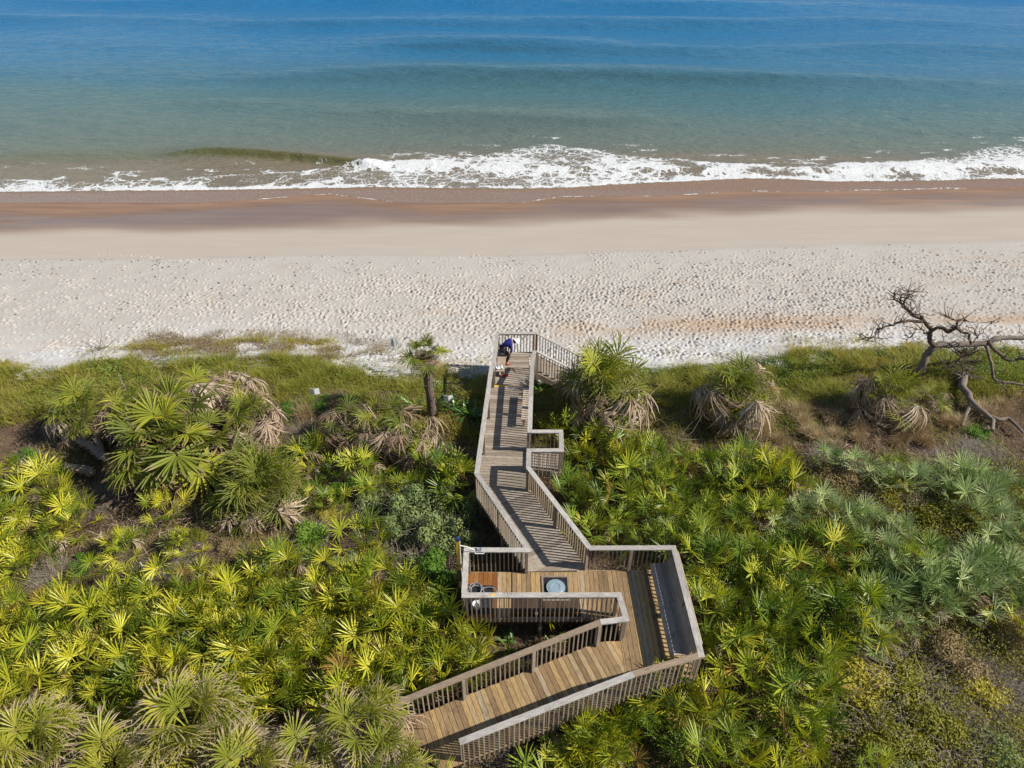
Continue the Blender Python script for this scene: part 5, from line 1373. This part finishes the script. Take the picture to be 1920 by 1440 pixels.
for px, py, r_, h, kd, lab in [
    (690, 930, 0.9, 1.0, 'shrub_grey', 'grey green shrub left in the group beside the walk'),
    (865, 960, 0.8, 1.2, 'shrub_grey', 'grey green shrub leaning on the diagonal railing'),
    (700, 1030, 0.8, 0.9, 'shrub_olive', 'olive shrub behind the thicket near the yellow post'),
    (640, 900, 0.7, 0.8, 'shrub_grn', 'green shrub between the round palm and the grey shrubs'),
    (880, 1010, 0.6, 0.9, 'shrub_grey', 'small grey shrub in the dark corner beside the diagonal railing'),
    (745, 860, 0.7, 0.8, 'shrub_grn', 'green shrub below the brown cabbage palms'),
    (820, 830, 0.7, 0.8, 'shrub_grn', 'green shrub at the foot of the tall palm'),
    (640, 1040, 0.7, 0.6, 'shrub_grey', 'grey shrub left of the round lone palmetto'),
    (100, 970, 0.7, 0.6, 'shrub_rust', 'brown shrub in the dark gap at the left'),
    (260, 990, 0.7, 0.5, 'shrub_rust', 'brown shrub right under the biggest cabbage palm'),
    (360, 1000, 0.6, 0.5, 'shrub_olive', 'olive shrub between the biggest palm and the thicket'),
    (420, 1020, 0.6, 0.5, 'shrub_rust', 'brown shrub at the back of the left thicket'),
    (50, 930, 0.6, 0.5, 'twig', 'leafless brush at the left edge beside the yellow palmettos'),
    (180, 925, 0.8, 0.6, 'twig', 'leafless brush in the dark gap below the fallen palms'),
    (640, 860, 0.6, 0.6, 'twig', 'leafless brush below the half dead palm'),
    (540, 960, 0.5, 0.5, 'twig', 'leafless brush at the foot of the dense round palm'),
    (20, 760, 0.8, 0.5, 'shrub_rust', 'brown bush left of the spiky palm'),
    (1300, 830, 0.8, 0.5, 'shrub_rust', 'brown bush between the shaggy palm and the right thicket'),
    (1420, 840, 0.7, 0.5, 'shrub_rust', 'brown bush behind the right thicket'),
    (1700, 700, 0.6, 0.4, 'shrub_olive', 'olive bush at the foot of the dead tree'),
    (775, 945, 1.25, 1.6, 'shrub_grey', 'grey green bushy shrub in the middle of the group left of the walk'),
    (825, 895, 1.0, 1.5, 'shrub_grey', 'upper grey green shrub against the left railing'),
    (735, 985, 0.9, 1.2, 'shrub_grey', 'grey green shrub beside the round lone palmetto'),
    (815, 1000, 1.1, 1.7, 'shrub_grey', 'pale twiggy shrub above the yellow post'),
    (825, 1065, 0.95, 1.4, 'shrub_grn', 'dark green shrub just left of the yellow post'),
    (865, 860, 0.7, 1.2, 'shrub_grn', 'green shrub squeezed under the left railing of the long straight'),
    (775, 1050, 1.0, 1.3, 'shrub_grey', 'grey green shrub behind the back of the left thicket'),
    (600, 752, 0.9, 0.7, 'shrub_grn', 'bright green bush around the left white folded sign'),
    (650, 745, 0.8, 0.6, 'shrub_grn', 'bright green bush right of the left white folded sign'),
    (545, 765, 0.8, 0.6, 'shrub_grn', 'bright green bush left of the left white folded sign'),
    (575, 1000, 0.85, 0.8, 'shrub_grn', 'leafy light green shrub at the foot of the dense round palm'),
    (610, 955, 0.6, 0.6, 'shrub_olive', 'olive shrub on the sunlit side of the dense round palm'),
    (520, 850, 0.5, 0.6, 'shrub_grn', 'small green shrub right of the pale-skirted palm'),
    (155, 1045, 0.6, 0.45, 'shrub_grn', 'low bright green shrub on the brown ground at the far left'),
    (215, 1015, 0.65, 0.4, 'shrub_grn', 'low bright green shrub under the biggest cabbage palm'),
    (55, 1030, 0.55, 0.4, 'shrub_olive', 'olive ground shrub at the left picture edge'),
    (1110, 880, 0.6, 0.7, 'shrub_grn', 'dark green shrub by the lower jog railing'),
    (1060, 870, 0.5, 0.6, 'shrub_grn', 'small green shrub in the corner of the jog'),
    (1480, 775, 0.7, 0.6, 'shrub_grn', 'green shrub right of the lone cabbage palm'),
    (1300, 770, 0.8, 0.5, 'shrub_rust', 'rusty brown shrub left of the lone cabbage palm'),
    (1580, 900, 1.2, 0.9, 'shrub_rust', 'dry brown vine mound at the top left of the right slope'),
    (1660, 930, 1.43, 1.35, 'shrub_olive', 'olive vine mound in the middle of the right slope'),
    (1750, 960, 1.43, 1.35, 'shrub_olive', 'olive vine mound below the silvery palmetto crest'),
    (1720, 905, 1.1, 0.9, 'shrub_rust', 'brown vine mound just under the silvery palmetto crest'),
    (1820, 990, 1.10, 1.08, 'shrub_olive', 'olive vine mound nearest the right edge of the slope'),
    (1880, 1010, 0.8, 0.6, 'shrub_grn', 'green shrub at the right edge above the silvery patch'),
    (1600, 1275, 1.21, 1.22, 'shrub_olive', 'olive vine tangle below the near end of the right thicket'),
    (1700, 1280, 1.32, 1.22, 'shrub_olive', 'olive vine tangle in the middle of the bottom right corner'),
    (1790, 1240, 1.0, 0.9, 'shrub_rust', 'brown vine tangle under the silvery patch'),
    (1870, 1190, 0.9, 0.9, 'shrub_rust', 'brown vine tangle beside the yellow palmetto at the right edge'),
    (1840, 1310, 1.21, 1.08, 'shrub_olive', 'olive vine tangle low at the right edge'),
    (1640, 1370, 1.21, 1.08, 'shrub_olive', 'yellowish vine tangle left of centre in the bottom right corner'),
    (1750, 1390, 1.21, 1.08, 'shrub_olive', 'vine tangle above the bottom edge in the right corner'),
    (1880, 1410, 1.0, 0.8, 'shrub_grey', 'greyish vine tangle in the very bottom right corner'),
    (1310, 1310, 0.75, 0.7, 'shrub_olive', 'olive shrub in front of the landing corner post'),
    (1260, 1290, 0.6, 0.6, 'shrub_olive', 'small olive shrub under the near landing railing'),
    (1500, 1330, 0.8, 0.7, 'shrub_olive', 'olive shrub between the two near palmetto clumps'),
    (900, 1415, 0.75, 1.0, 'shrub_rust', 'dry twiggy shrub in front of the ramp end'),
    (975, 1400, 0.7, 0.95, 'shrub_rust', 'dry olive brown shrub in front of the ramp middle'),
    (1010, 1420, 0.5, 0.5, 'shrub_olive', 'small olive shrub left of the big ramp palmetto'),
    (1000, 1200, 0.45, 0.5, 'shrub_rust', 'dry shrub in the gap between landing and ramp'),
    (1760, 735, 0.6, 0.5, 'shrub_grn', 'dark green shrub in the shade of the dead tree'),
    (1840, 800, 0.7, 0.5, 'shrub_grn', 'green shrub right of the fallen log'),
    (90, 1065, 0.75, 0.6, 'twig', 'grey mound of leafless brush at the far left'),
    (230, 1060, 0.8, 0.6, 'twig', 'grey mound of leafless brush beside the white stake'),
    (330, 1045, 0.7, 0.5, 'twig', 'leafless brush right of the white stake'),
    (560, 800, 0.7, 0.6, 'twig', 'leafless grey brush below the left white folded sign'),
    (620, 815, 0.6, 0.6, 'twig', 'leafless brush beside the brown cabbage palms'),
    (1230, 860, 0.7, 0.5, 'twig', 'leafless brush below the shaggy palm at the right'),
    (1830, 830, 0.9, 0.6, 'twig', 'grey leafless brush below the fallen log'),
    (1760, 850, 0.9, 0.6, 'twig', 'grey leafless brush left below the fallen log'),
    (1890, 860, 0.9, 0.6, 'twig', 'grey leafless brush at the right edge'),
    (1560, 860, 0.9, 0.6, 'twig', 'leafless brush above the dry vine mound'),
    (1900, 1310, 0.9, 0.7, 'twig', 'leafless brush low at the right edge'),
    (900, 925, 0.5, 0.5, 'twig', 'leafless brush under the left railing of the diagonal walk'),
    (1030, 700, 0.5, 0.5, 'shrub_grn', 'green bush right of the platform step'),
    (1040, 745, 0.7, 0.6, 'shrub_rust', 'brown bush between the right railing and the shaggy palm'),
    (890, 705, 0.7, 0.45, 'shrub_olive', 'olive bush left of the platform step'),
    (855, 720, 0.6, 0.45, 'shrub_olive', 'olive bush behind the right white folded sign'),
    (1250, 740, 0.7, 0.5, 'shrub_olive', 'olive bush right of the shaggy palm'),
    (730, 745, 0.6, 0.4, 'shrub_rust', 'brown bush left of the tall palm trunk'),
    (500, 765, 0.5, 0.45, 'shrub_rust', 'brown bush right of the pale-skirted palm'),
    (40, 850, 0.6, 0.6, 'shrub_grn', 'dark green bush at the left edge below the spiky palm'),
    (1690, 1440, 0.8, 0.7, 'shrub_grey', 'grey green tangle at the bottom edge in the right corner')]:
    shrub(px, py, r_, h, kd, lab)

# ------------------------------------------------------------------ broad strap-leaved lilies
def strap_mesh(seed, L, w):
    r_ = random.Random(seed); V = []; F = []; k = 6; rr = []
    el = r_.uniform(0.9, 1.35); dr = r_.uniform(0.5, 1.0)
    for i in range(k):
        u = i / (k - 1); x = L * u * math.cos(el) + 0.25 * L * u * u; z = L * u * math.sin(el) - dr * L * 0.55 * u * u
        ww = w * (0.55 + 1.6 * u * (1 - u)) if i < k - 1 else 0.004
        V += [(x, ww, z + ww * 0.35), (x, 0, z), (x, -ww, z + ww * 0.35)]; g = 0.5; rr += [g] * 3
        if i: a = 3 * (i - 1); F += [[a, a + 1, a + 4, a + 3], [a + 1, a + 2, a + 5, a + 4]]
    return mesh_np('leaf', np.array(V), np.array(F), M['strap'], dict(r=rr))
ST = [strap_mesh(i, 0.85, 0.05) for i in range(5)]
for px, py, n_, sc, lab in [(880, 775, 34, 1.15, 'large dark strap-leaved lily against the left railing'), (850, 760, 22, 1.0, 'strap-leaved lily around the right white folded sign'), (775, 765, 18, 1.0, 'yellow green strap-leaved lily left of the tall palm trunk'),
                            (735, 775, 14, 0.9, 'light strap-leaved lily farthest left of the tall palm'), (825, 755, 14, 0.9, 'strap-leaved lily just right of the tall palm trunk'), (1018, 712, 16, 0.8, 'bright strap-leaved lily right of the platform railing'),
                            (565, 850, 20, 1.0, 'yellow green strap-leaved lily right of the pale-skirted palm'), (955, 1200, 10, 0.8, 'single bright green lily between the landing and the ramp'), (905, 800, 18, 0.9, 'small lily poking through the left railing')]:
    w_ = at(px, py, -0.9); z = gz(w_.x, w_.y)
    t = empty('lily_plant', (w_.x, w_.y, z), lab, 'lily')
    for i in range(n_):
        obj('leaf', random.choice(ST), Matrix.Translation((w_.x + random.uniform(-.2, .2), w_.y + random.uniform(-.2, .2), z)) @ Matrix.Rotation(i * 2.4, 4, 'Z') @ Matrix.Rotation(random.uniform(-.3, .3), 4, 'Y') @ Matrix.Scale(sc * random.uniform(0.75, 1.2), 4), t)

# red-leaved sprig in the right thicket
w_ = at(1570, 1002, -0.1)
tag(obj('red_sprig', crown_mesh('red_sprig', M['red_leaf'], 60, 0.10, 5), Matrix.Translation((w_.x, w_.y, w_.z)) @ Matrix.Scale(0.24, 4)), 'small bunch of orange red leaves in the silvery right thicket', 'leaves')

# ------------------------------------------------------------------ grass, dry tufts, litter
def blades(P, L, w, lean, rr, k=3, seed=0):
    """P base points (n,3); curved blades of k segments"""
    r_ = np.random.default_rng(seed); n = len(P)
    a = r_.uniform(0, 2 * np.pi, n); dx = np.cos(a); dy = np.sin(a)
    sx, sy = -dy, dx; V = np.zeros((n, 2 * k + 1, 3)); T = np.zeros((n, 2 * k + 1))
    for i in range(k + 1):
        u = i / k; off = lean * L * u * u; z = L * u * (1 - 0.35 * lean * u)
        c = np.stack([P[:, 0] + dx * off, P[:, 1] + dy * off, P[:, 2] + z], -1)
        if i < k:
            ww = w * (1 - 0.6 * u); s_ = np.stack([sx * ww, sy * ww, np.zeros(n)], -1)
            V[:, 2 * i] = c + s_; V[:, 2 * i + 1] = c - s_; T[:, 2 * i:2 * i + 2] = u
        else: V[:, 2 * k] = c; T[:, 2 * k] = 1
    base = (np.arange(n) * (2 * k + 1))[:, None, None]
    q = np.array([[2 * i, 2 * i + 1, 2 * i + 3, 2 * i + 2] for i in range(k - 1)])[None]
    Q = (base + q).reshape(-1, 4); Tr = (base + np.array([[2 * k - 2, 2 * k - 1, 2 * k]])[None]).reshape(-1, 3)
    return V.reshape(-1, 3), [Tr, Q], dict(t=T.ravel(), r=np.repeat(rr, 2 * k + 1))
def walk_mask(x, y, ex=0.0):
    ok = np.ones(len(x), bool)
    for a, b_, r_ in WALK:
        bx, by = b_[0] - a[0], b_[1] - a[1]
        t_ = np.clip(((x - a[0]) * bx + (y - a[1]) * by) / (bx * bx + by * by), 0, 1)
        ok &= np.hypot(x - a[0] - t_ * bx, y - a[1] - t_ * by) > r_ + ex
    return ok
# green band along the dune edge, thinning out onto the sand
N = 330000
x = rng.uniform(-27, 29, N); y = rng.uniform(21.3, 29.5, N); e = y - sand_edge(x)
nf = fbm(x * 0.5, y * 0.7, 211, 4)
pr = smooth(-5.2, -3.2, e + 2.2 * (nf - 0.5)) * smooth(0.35, -0.35, e + 3.4 * (fbm(x * 0.55, y * 0.8, 215, 4) - 0.45)) * (0.45 + 0.75 * smooth(0.3, 0.55, nf))
spill = 0.16 * smooth(2.6, 0.2, e) * smooth(0.50, 0.68, fbm(x * 0.35, y * 1.0, 217, 4)) * smooth(-0.5, 0.5, e)
ax_, bx_ = at(240, 650, -1.6).x, at(760, 650, -1.6).x
spill += 0.8 * smooth(3.6, 1.2, e) * smooth(ax_ - 0.5, ax_ + 1.0, x) * smooth(bx_, bx_ - 6, x) * smooth(0.42, 0.62, fbm(x * 0.5, y * 1.4, 219, 4)) * smooth(-0.5, 0.5, e)
ok = (rng.uniform(0, 1, N) < np.maximum(pr, spill)) & walk_mask(x, y, 0.05)
x, y, e, nf = x[ok], y[ok], e[ok], nf[ok]
zg_ = np.where(e < 0.3, ground_z(x, y), np.maximum(ground_z(x, y) * 0 - 9, beach_z(x, y)))
zg_ = np.where((e > 0.3), np.where(smooth(0.6, 3.2, e) < 1, np.maximum(ground_z(x, y), beach_z(x, y)) * (1 - smooth(0.6, 3.2, e)) + beach_z(x, y) * smooth(0.6, 3.2, e), beach_z(x, y)), zg_)
L = rng.uniform(0.16, 0.42, len(x)) * np.where(e > 0, 0.75, 1.0) * (0.55 + 1.3 * smooth(0.3, 0.75, fbm(x * 1.3, y * 1.3, 225, 3)))
hue = 0.42 + 1.7 * (fbm(x * 0.3 + 3, y * 0.5, 223, 4) - 0.45) + rng.normal(0, 0.18, len(x)) + np.where(e > 0, 0.5, 0) - 0.12 * (x < -3) - 0.08 * (x > 10)
hue += 0.35 * smooth(-6.5, -2.5, x) * smooth(2.0, -2.0, x)
V, F, A_ = blades(np.stack([x, y, zg_ - 0.02], -1), L, rng.uniform(0.006, 0.013, len(x)), rng.uniform(0.2, 1.2, len(x)), np.clip(hue, 0, 1) , 3, 3)
me = mesh_np('beach_grass', V, F, M['grass'], A_)
# the whole band is one object, so its colour must come from the blades alone
print('grass blades', len(x))
tag(obj('beach_grass', me), 'green and straw coloured grass along the edge of the dune', kind='stuff')
N = 60000
x = rng.uniform(at(200, 640, -1.6).x, at(900, 640, -1.6).x, N); y = rng.uniform(at(0, 690, -1.6).y, at(0, 612, -1.6).y, N)
e = y - sand_edge(x); u = (x - at(240, 640, -1.6).x) / (at(800, 640, -1.6).x - at(240, 640, -1.6).x)
ctr = line_fn([(200, 648), (300, 640), (420, 645), (560, 650), (700, 662), (900, 680)], -1.6)(x)
pr = 0.42 * smooth(2.4, 0.0, np.abs(y - ctr + 0.3)) * smooth(0.36, 0.62, fbm(x * 0.8, y * 1.3, 261, 4)) * smooth(0.0, 0.12, u) * smooth(1.1, 0.7, u)
ok = (rng.uniform(0, 1, N) < pr) & walk_mask(x, y, 0.1); x, y, e = x[ok], y[ok], e[ok]
tt = smooth(0.6, 3.2, e); gz_ = ground_z(x, y); bz_ = beach_z(x, y)
zz = np.where(e < -1.0, gz_, np.maximum(gz_, bz_) * (1 - tt) + bz_ * tt)
V, F, A_ = blades(np.stack([x, y, zz - 0.02], -1), rng.uniform(0.15, 0.45, len(x)), rng.uniform(0.006, 0.012, len(x)), rng.uniform(0.4, 1.5, len(x)), np.clip(rng.normal(0.78, 0.2, len(x)), 0, 1), 3, 7)
tag(obj('straw_grass', mesh_np('straw_grass', V, F, M['straw'], A_)), 'dry brown grass on the white sand left of the walk', kind='stuff')
# leafy dune vines in patches of the band
N = 90000
x = rng.uniform(-27, 29, N); y = rng.uniform(22, 28.5, N); e = y - sand_edge(x)
nf = fbm(x * 0.35 + 8, y * 0.6, 231, 3)
ok = (rng.uniform(0, 1, N) < smooth(0.46, 0.60, nf) * smooth(-4.5, -3.0, e) * smooth(0.1, -0.6, e)) & walk_mask(x, y, 0.05)
x, y = x[ok], y[ok]; n = len(x)
P = np.stack([x, y, ground_z(x, y) + rng.uniform(0.03, 0.32, n)], -1)
def leaf_quads(P, s_, seed, up=0.8, elong=1.3):
    r_ = np.random.default_rng(seed); n = len(P)
    nrm = r_.normal(0, 0.6, (n, 3)) + np.array([0, 0, up]); nrm /= np.linalg.norm(nrm, axis=1)[:, None]
    a = np.cross(nrm, r_.normal(0, 1, (n, 3))); a /= np.linalg.norm(a, axis=1)[:, None]; b_ = np.cross(nrm, a); s_ = s_[:, None]
    V = np.stack([P - a * s_ * elong, P + b_ * s_ * .6, P + a * s_ * elong, P - b_ * s_ * .6], 1).reshape(-1, 3)
    return V, np.arange(n * 4).reshape(n, 4)
V, F = leaf_quads(P, rng.uniform(0.025, 0.05, n), 9)
tag(obj('dune_vines', mesh_np('dune_vines', V, F, M['dune_vine'], dict(r=np.repeat(np.clip(rng.normal(0.5, 0.2, n), 0, 1), 4)))), 'bright green leafy creepers in the dune grass', kind='stuff')
# low brown grass and weeds between the palms
N = 190000
x = rng.uniform(-19, 20, N); y = rng.uniform(4, 25, N); e = y - sand_edge(x)
nf = fbm(x * 0.45 + 18, y * 0.45, 241, 4)
ok = (rng.uniform(0, 1, N) < smooth(0.40, 0.62, nf) * smooth(-2.2, -3.4, e) * 0.75) & walk_mask(x, y, 0.05)
x, y, nf = x[ok], y[ok], nf[ok]
V, F, A_ = blades(np.stack([x, y, ground_z(x, y) - 0.02], -1), rng.uniform(0.12, 0.40, len(x)), rng.uniform(0.006, 0.012, len(x)), rng.uniform(0.4, 1.6, len(x)), np.clip(0.75 + rng.normal(0, 0.25, len(x)) - 0.5 * smooth(0.45, 0.6, fbm(x * 0.3, y * 0.3, 245, 3)), 0, 1), 3, 5)
tag(obj('scrub_grass', mesh_np('scrub_grass', V, F, M['grass'], A_)), 'straw brown grass between the palms', kind='stuff')
# leaf litter and twigs on the ground
N = 150000
x = rng.uniform(-20, 21, N); y = rng.uniform(3.5, 24.5, N)
ok = walk_mask(x, y, -0.35) & (sand_edge(x) - y > 1.6); x, y = x[ok], y[ok]; n = len(x)
P = np.stack([x, y, ground_z(x, y) + rng.uniform(0.0, 0.10, n)], -1)
r_ = np.random.default_rng(19)
a = r_.uniform(0, 6.283, n); d = np.stack([np.cos(a), np.sin(a), r_.normal(0, 0.25, n)], -1); sdv = np.stack([-np.sin(a), np.cos(a), r_.normal(0, 0.3, n)], -1)
l_ = r_.uniform(0.05, 0.24, n)[:, None]; w2 = r_.uniform(0.005, 0.013, n)[:, None]
V = np.stack([P - d * l_ - sdv * w2, P - d * l_ + sdv * w2, P + d * l_ + sdv * w2 * 0.4, P + d * l_ - sdv * w2 * 0.4], 1).reshape(-1, 3)
tag(obj('leaf_litter', mesh_np('leaf_litter', V, np.arange(n * 4).reshape(n, 4), M['litter'], dict(r=np.repeat(r_.uniform(0, 1, n) ** 1.4, 4)))), 'brown fallen strands and twigs under the palms', kind='stuff')
# low creeping leaves where the vines run over the right slope
N = 170000
x = rng.uniform(2.0, 20, N); y = rng.uniform(4.5, 20, N)
nf = fbm(x * 0.35 + 28, y * 0.35, 251, 3)
ok = (rng.uniform(0, 1, N) < (0.25 + 0.75 * smooth(0.40, 0.58, nf)) * smooth(5.5, 7.5, x + (12 - y) * 0.6)) & walk_mask(x, y, 0.2); x, y = x[ok], y[ok]; n = len(x)
P = np.stack([x, y, ground_z(x, y) + rng.uniform(0.02, 0.60, n) * (0.4 + 0.6 * smooth(0.35, 0.6, nf[ok]))], -1)
V, F = leaf_quads(P, rng.uniform(0.02, 0.038, n), 29)
tag(obj('creeping_vines', mesh_np('creeping_vines', V, F, M['shrub_olive'], dict(r=np.repeat(np.clip(rng.normal(0.5, 0.25, n), 0, 1), 4)))), 'olive creepers over the right slope', kind='stuff')

# long dead strands heaped between the palms
N = 26000
x = rng.uniform(-19, 20, N); y = rng.uniform(8.5, 24.5, N)
nf = fbm(x * 0.5 + 41, y * 0.5, 271, 4)
left_ = smooth(-4.5, -6.0, x) * smooth(15.0, 16.2, y)
ok = (rng.uniform(0, 1, N) < smooth(0.48, 0.62, nf) * (0.35 + 0.65 * left_)) & walk_mask(x, y, 0.1) & (sand_edge(x) - y > 3.0); x, y = x[ok], y[ok]; n = len(x)
r_ = np.random.default_rng(23)
P = np.stack([x, y, ground_z(x, y) + r_.uniform(0.02, 0.30, n)], -1)
a = r_.uniform(0, 6.283, n); d = np.stack([np.cos(a), np.sin(a), r_.normal(0, 0.35, n)], -1); sdv = np.stack([-np.sin(a), np.cos(a), r_.normal(0, 0.3, n)], -1)
l_ = r_.uniform(0.12, 0.36, n)[:, None]; w2 = r_.uniform(0.007, 0.018, n)[:, None]; up_ = np.array([0, 0, 1.0]) * l_ * 0.35
V = np.stack([P - d * l_ - up_, P - sdv * w2, P + sdv * w2, P + d * l_ - up_], 1).reshape(-1, 3)
i4 = np.arange(n)[:, None] * 4
F = np.concatenate([i4 + np.array([[0, 1, 2]]), i4 + np.array([[1, 3, 2]])])
tag(obj('dead_strands', mesh_np('dead_strands', V, F, M['dead_strand'], dict(r=np.repeat(r_.uniform(0, 1, n), 4)))), 'pale tan dead leaf strands heaped between the palms', kind='stuff')
# dark scraps of seaweed and bark on the upper beach
N = 5200
x = rng.uniform(-34, 36, N); y = rng.uniform(26.5, 41.5, N)
be = y - berm_edge(x); nf = fbm(x * 0.25, y * 1.0, 281, 4)
ok = (rng.uniform(0, 1, N) < (0.25 + 0.9 * smooth(0.5, 0.65, nf)) * smooth(0.3, -0.3, be) * smooth(-14, -4, be) * 0.8) & (y - sand_edge(x) > 3.3); x, y = x[ok], y[ok]; n = len(x)
P = np.stack([x, y, beach_z(x, y) + 0.03], -1)
V, F = leaf_quads(P, r_.uniform(0.02, 0.06, n), 33, 2.5, 1.8)
tag(obj('beach_scraps', mesh_np('beach_scraps', V, F, M['scrap'], dict(r=np.repeat(r_.uniform(0, 1, n), 4)))), 'small dark scraps scattered over the dry sand', kind='stuff')
# straw tufts
TU = []
for i in range(4):
    r_ = np.random.default_rng(500 + i); n = 420
    a = r_.uniform(0, 6.283, n); q = np.abs(r_.normal(0, 0.16, n)); P = np.stack([np.cos(a) * q, np.sin(a) * q, np.zeros(n)], -1)
    V, F, A_ = blades(P, r_.uniform(0.3, 0.62, n), r_.uniform(0.004, 0.008, n), r_.uniform(0.2, 1.1, n), np.clip(r_.normal(0.55, 0.25, n), 0, 1), 4, 510 + i)
    TU.append(mesh_np('grass_tuft', V, F, M['drygrass'], A_))
for i in range(46):
    px, py = random.choice([(1500, 775), (1540, 800), (1580, 815), (1610, 795), (1560, 770), (1640, 800), (1690, 825), (1460, 790), (1730, 800), (1780, 790), (1850, 770), (1430, 800), (1260, 760), (640, 770), (1530, 830)])
    px += random.gauss(0, 26); py += random.gauss(0, 13)
    w_ = at(px, py, -1.0)
    if not clear_of_walk(w_.x, w_.y, 0.3): continue
    z = gz(w_.x, w_.y)
    zone = 'right of the lone cabbage palm' if px < 1640 and px > 1400 else ('around the fallen log' if px >= 1640 else ('left of the walk' if px < 900 else 'right of the shaggy palm'))
    zone += ', nearer the palmettos' if py > 796 else ', nearer the dune grass'
    tag(obj('grass_tuft', random.choice(TU), Matrix.Translation((w_.x, w_.y, z - 0.02)) @ Matrix.Rotation(random.uniform(0, 6.28), 4, 'Z') @ Matrix.Scale(random.uniform(0.8, 1.35), 4)), 'straw-coloured grass tuft ' + zone, 'grass tuft', 'dry grass tufts ' + zone)
# loose dead fronds on the ground and driftwood twigs on the sand
for px, py, lab in [(60, 990, 'bleached dead frond fallen at the left picture edge'), (160, 990, 'pale dead frond hanging over the dark gap at the left'), (330, 1010, 'dead frond lying below the biggest cabbage palm'), (290, 1020, 'curled dead frond lying left below the biggest cabbage palm'), (115, 1105, 'pale dead frond on the brush above the left thicket'), (480, 1150, 'tan dead frond caught in the back of the left thicket'), (1270, 905, 'dead frond in the brush right of the shaggy palm'), (1470, 1255, 'tan dead frond at the near end of the right thicket'), (985, 1400, 'grey dead frond in front of the ramp'), (1215, 835, 'dead frond lying below the shaggy palm')]:
    w_ = at(px, py, -0.7); z = gz(w_.x, w_.y)
    tag(place_frond(None, random.choice(FR['sabal_dead']), (w_.x, w_.y, z + 0.25), random.uniform(1.3, 1.6), random.uniform(0, 6.28), 0, 0.7, 'fallen_frond'), lab, 'fallen frond')
for px, py, L_, lab in [(190, 655, 1.6, 'bare twiggy dead branch lying on white sand at the left'), (1265, 823, 2.0, 'thin bare branch lying in the brush right of the shaggy palm')]:
    zz = -1.6 if py < 700 else -0.8
    w_ = at(px, py, zz)
    if py > 700: w_.z = gz(w_.x, w_.y) + 0.3
    paths = []
    for j in range(9 if py < 700 else 4):
        q = w_ + Vector((random.uniform(-.2, .2), random.uniform(-.1, .1), 0.02)); d_ = Vector((random.uniform(-0.3, 1), random.uniform(-.4, .6), random.uniform(0.05, 0.4))).normalized(); pts = [q]
        for s_ in range(4): d_ = (d_ + Vector((random.uniform(-.4, .4), random.uniform(-.4, .4), random.uniform(-.3, .2)))).normalized(); q = q + d_ * L_ / 5; pts.append(q)
        paths.append((pts, 0.02, 0.005))
    tube_thing('dead_branch', lab, 'dead branch', paths, M['driftwood'], 4)

# ------------------------------------------------------------------ tell look-alikes apart by their order across the picture
ORD = ['leftmost'] + [w + ' from left' for w in 'second third fourth fifth sixth seventh eighth ninth tenth eleventh twelfth thirteenth fourteenth fifteenth sixteenth seventeenth eighteenth nineteenth twentieth'.split()] + ['%dst from left' % 21] * 9
same = {}
for o in list(COL.objects):
    if o.parent is None and o.get('category') and o.get('label') and o.get('category') in ('saw palmetto', 'grass tuft'):
        same.setdefault(o['label'], []).append(o)
for lab, os_ in same.items():
    if len(os_) < 2: continue
    def sx(o):
        p = W[o].translation; v = math.cos(TH) * p.y - math.sin(TH) * (p.z - CAMH)
        return p.x / v
    os_.sort(key=sx)
    for i, o in enumerate(os_):
        o['label'] = (ORD[i] if i < len(os_) - 1 else 'rightmost') + ' ' + lab
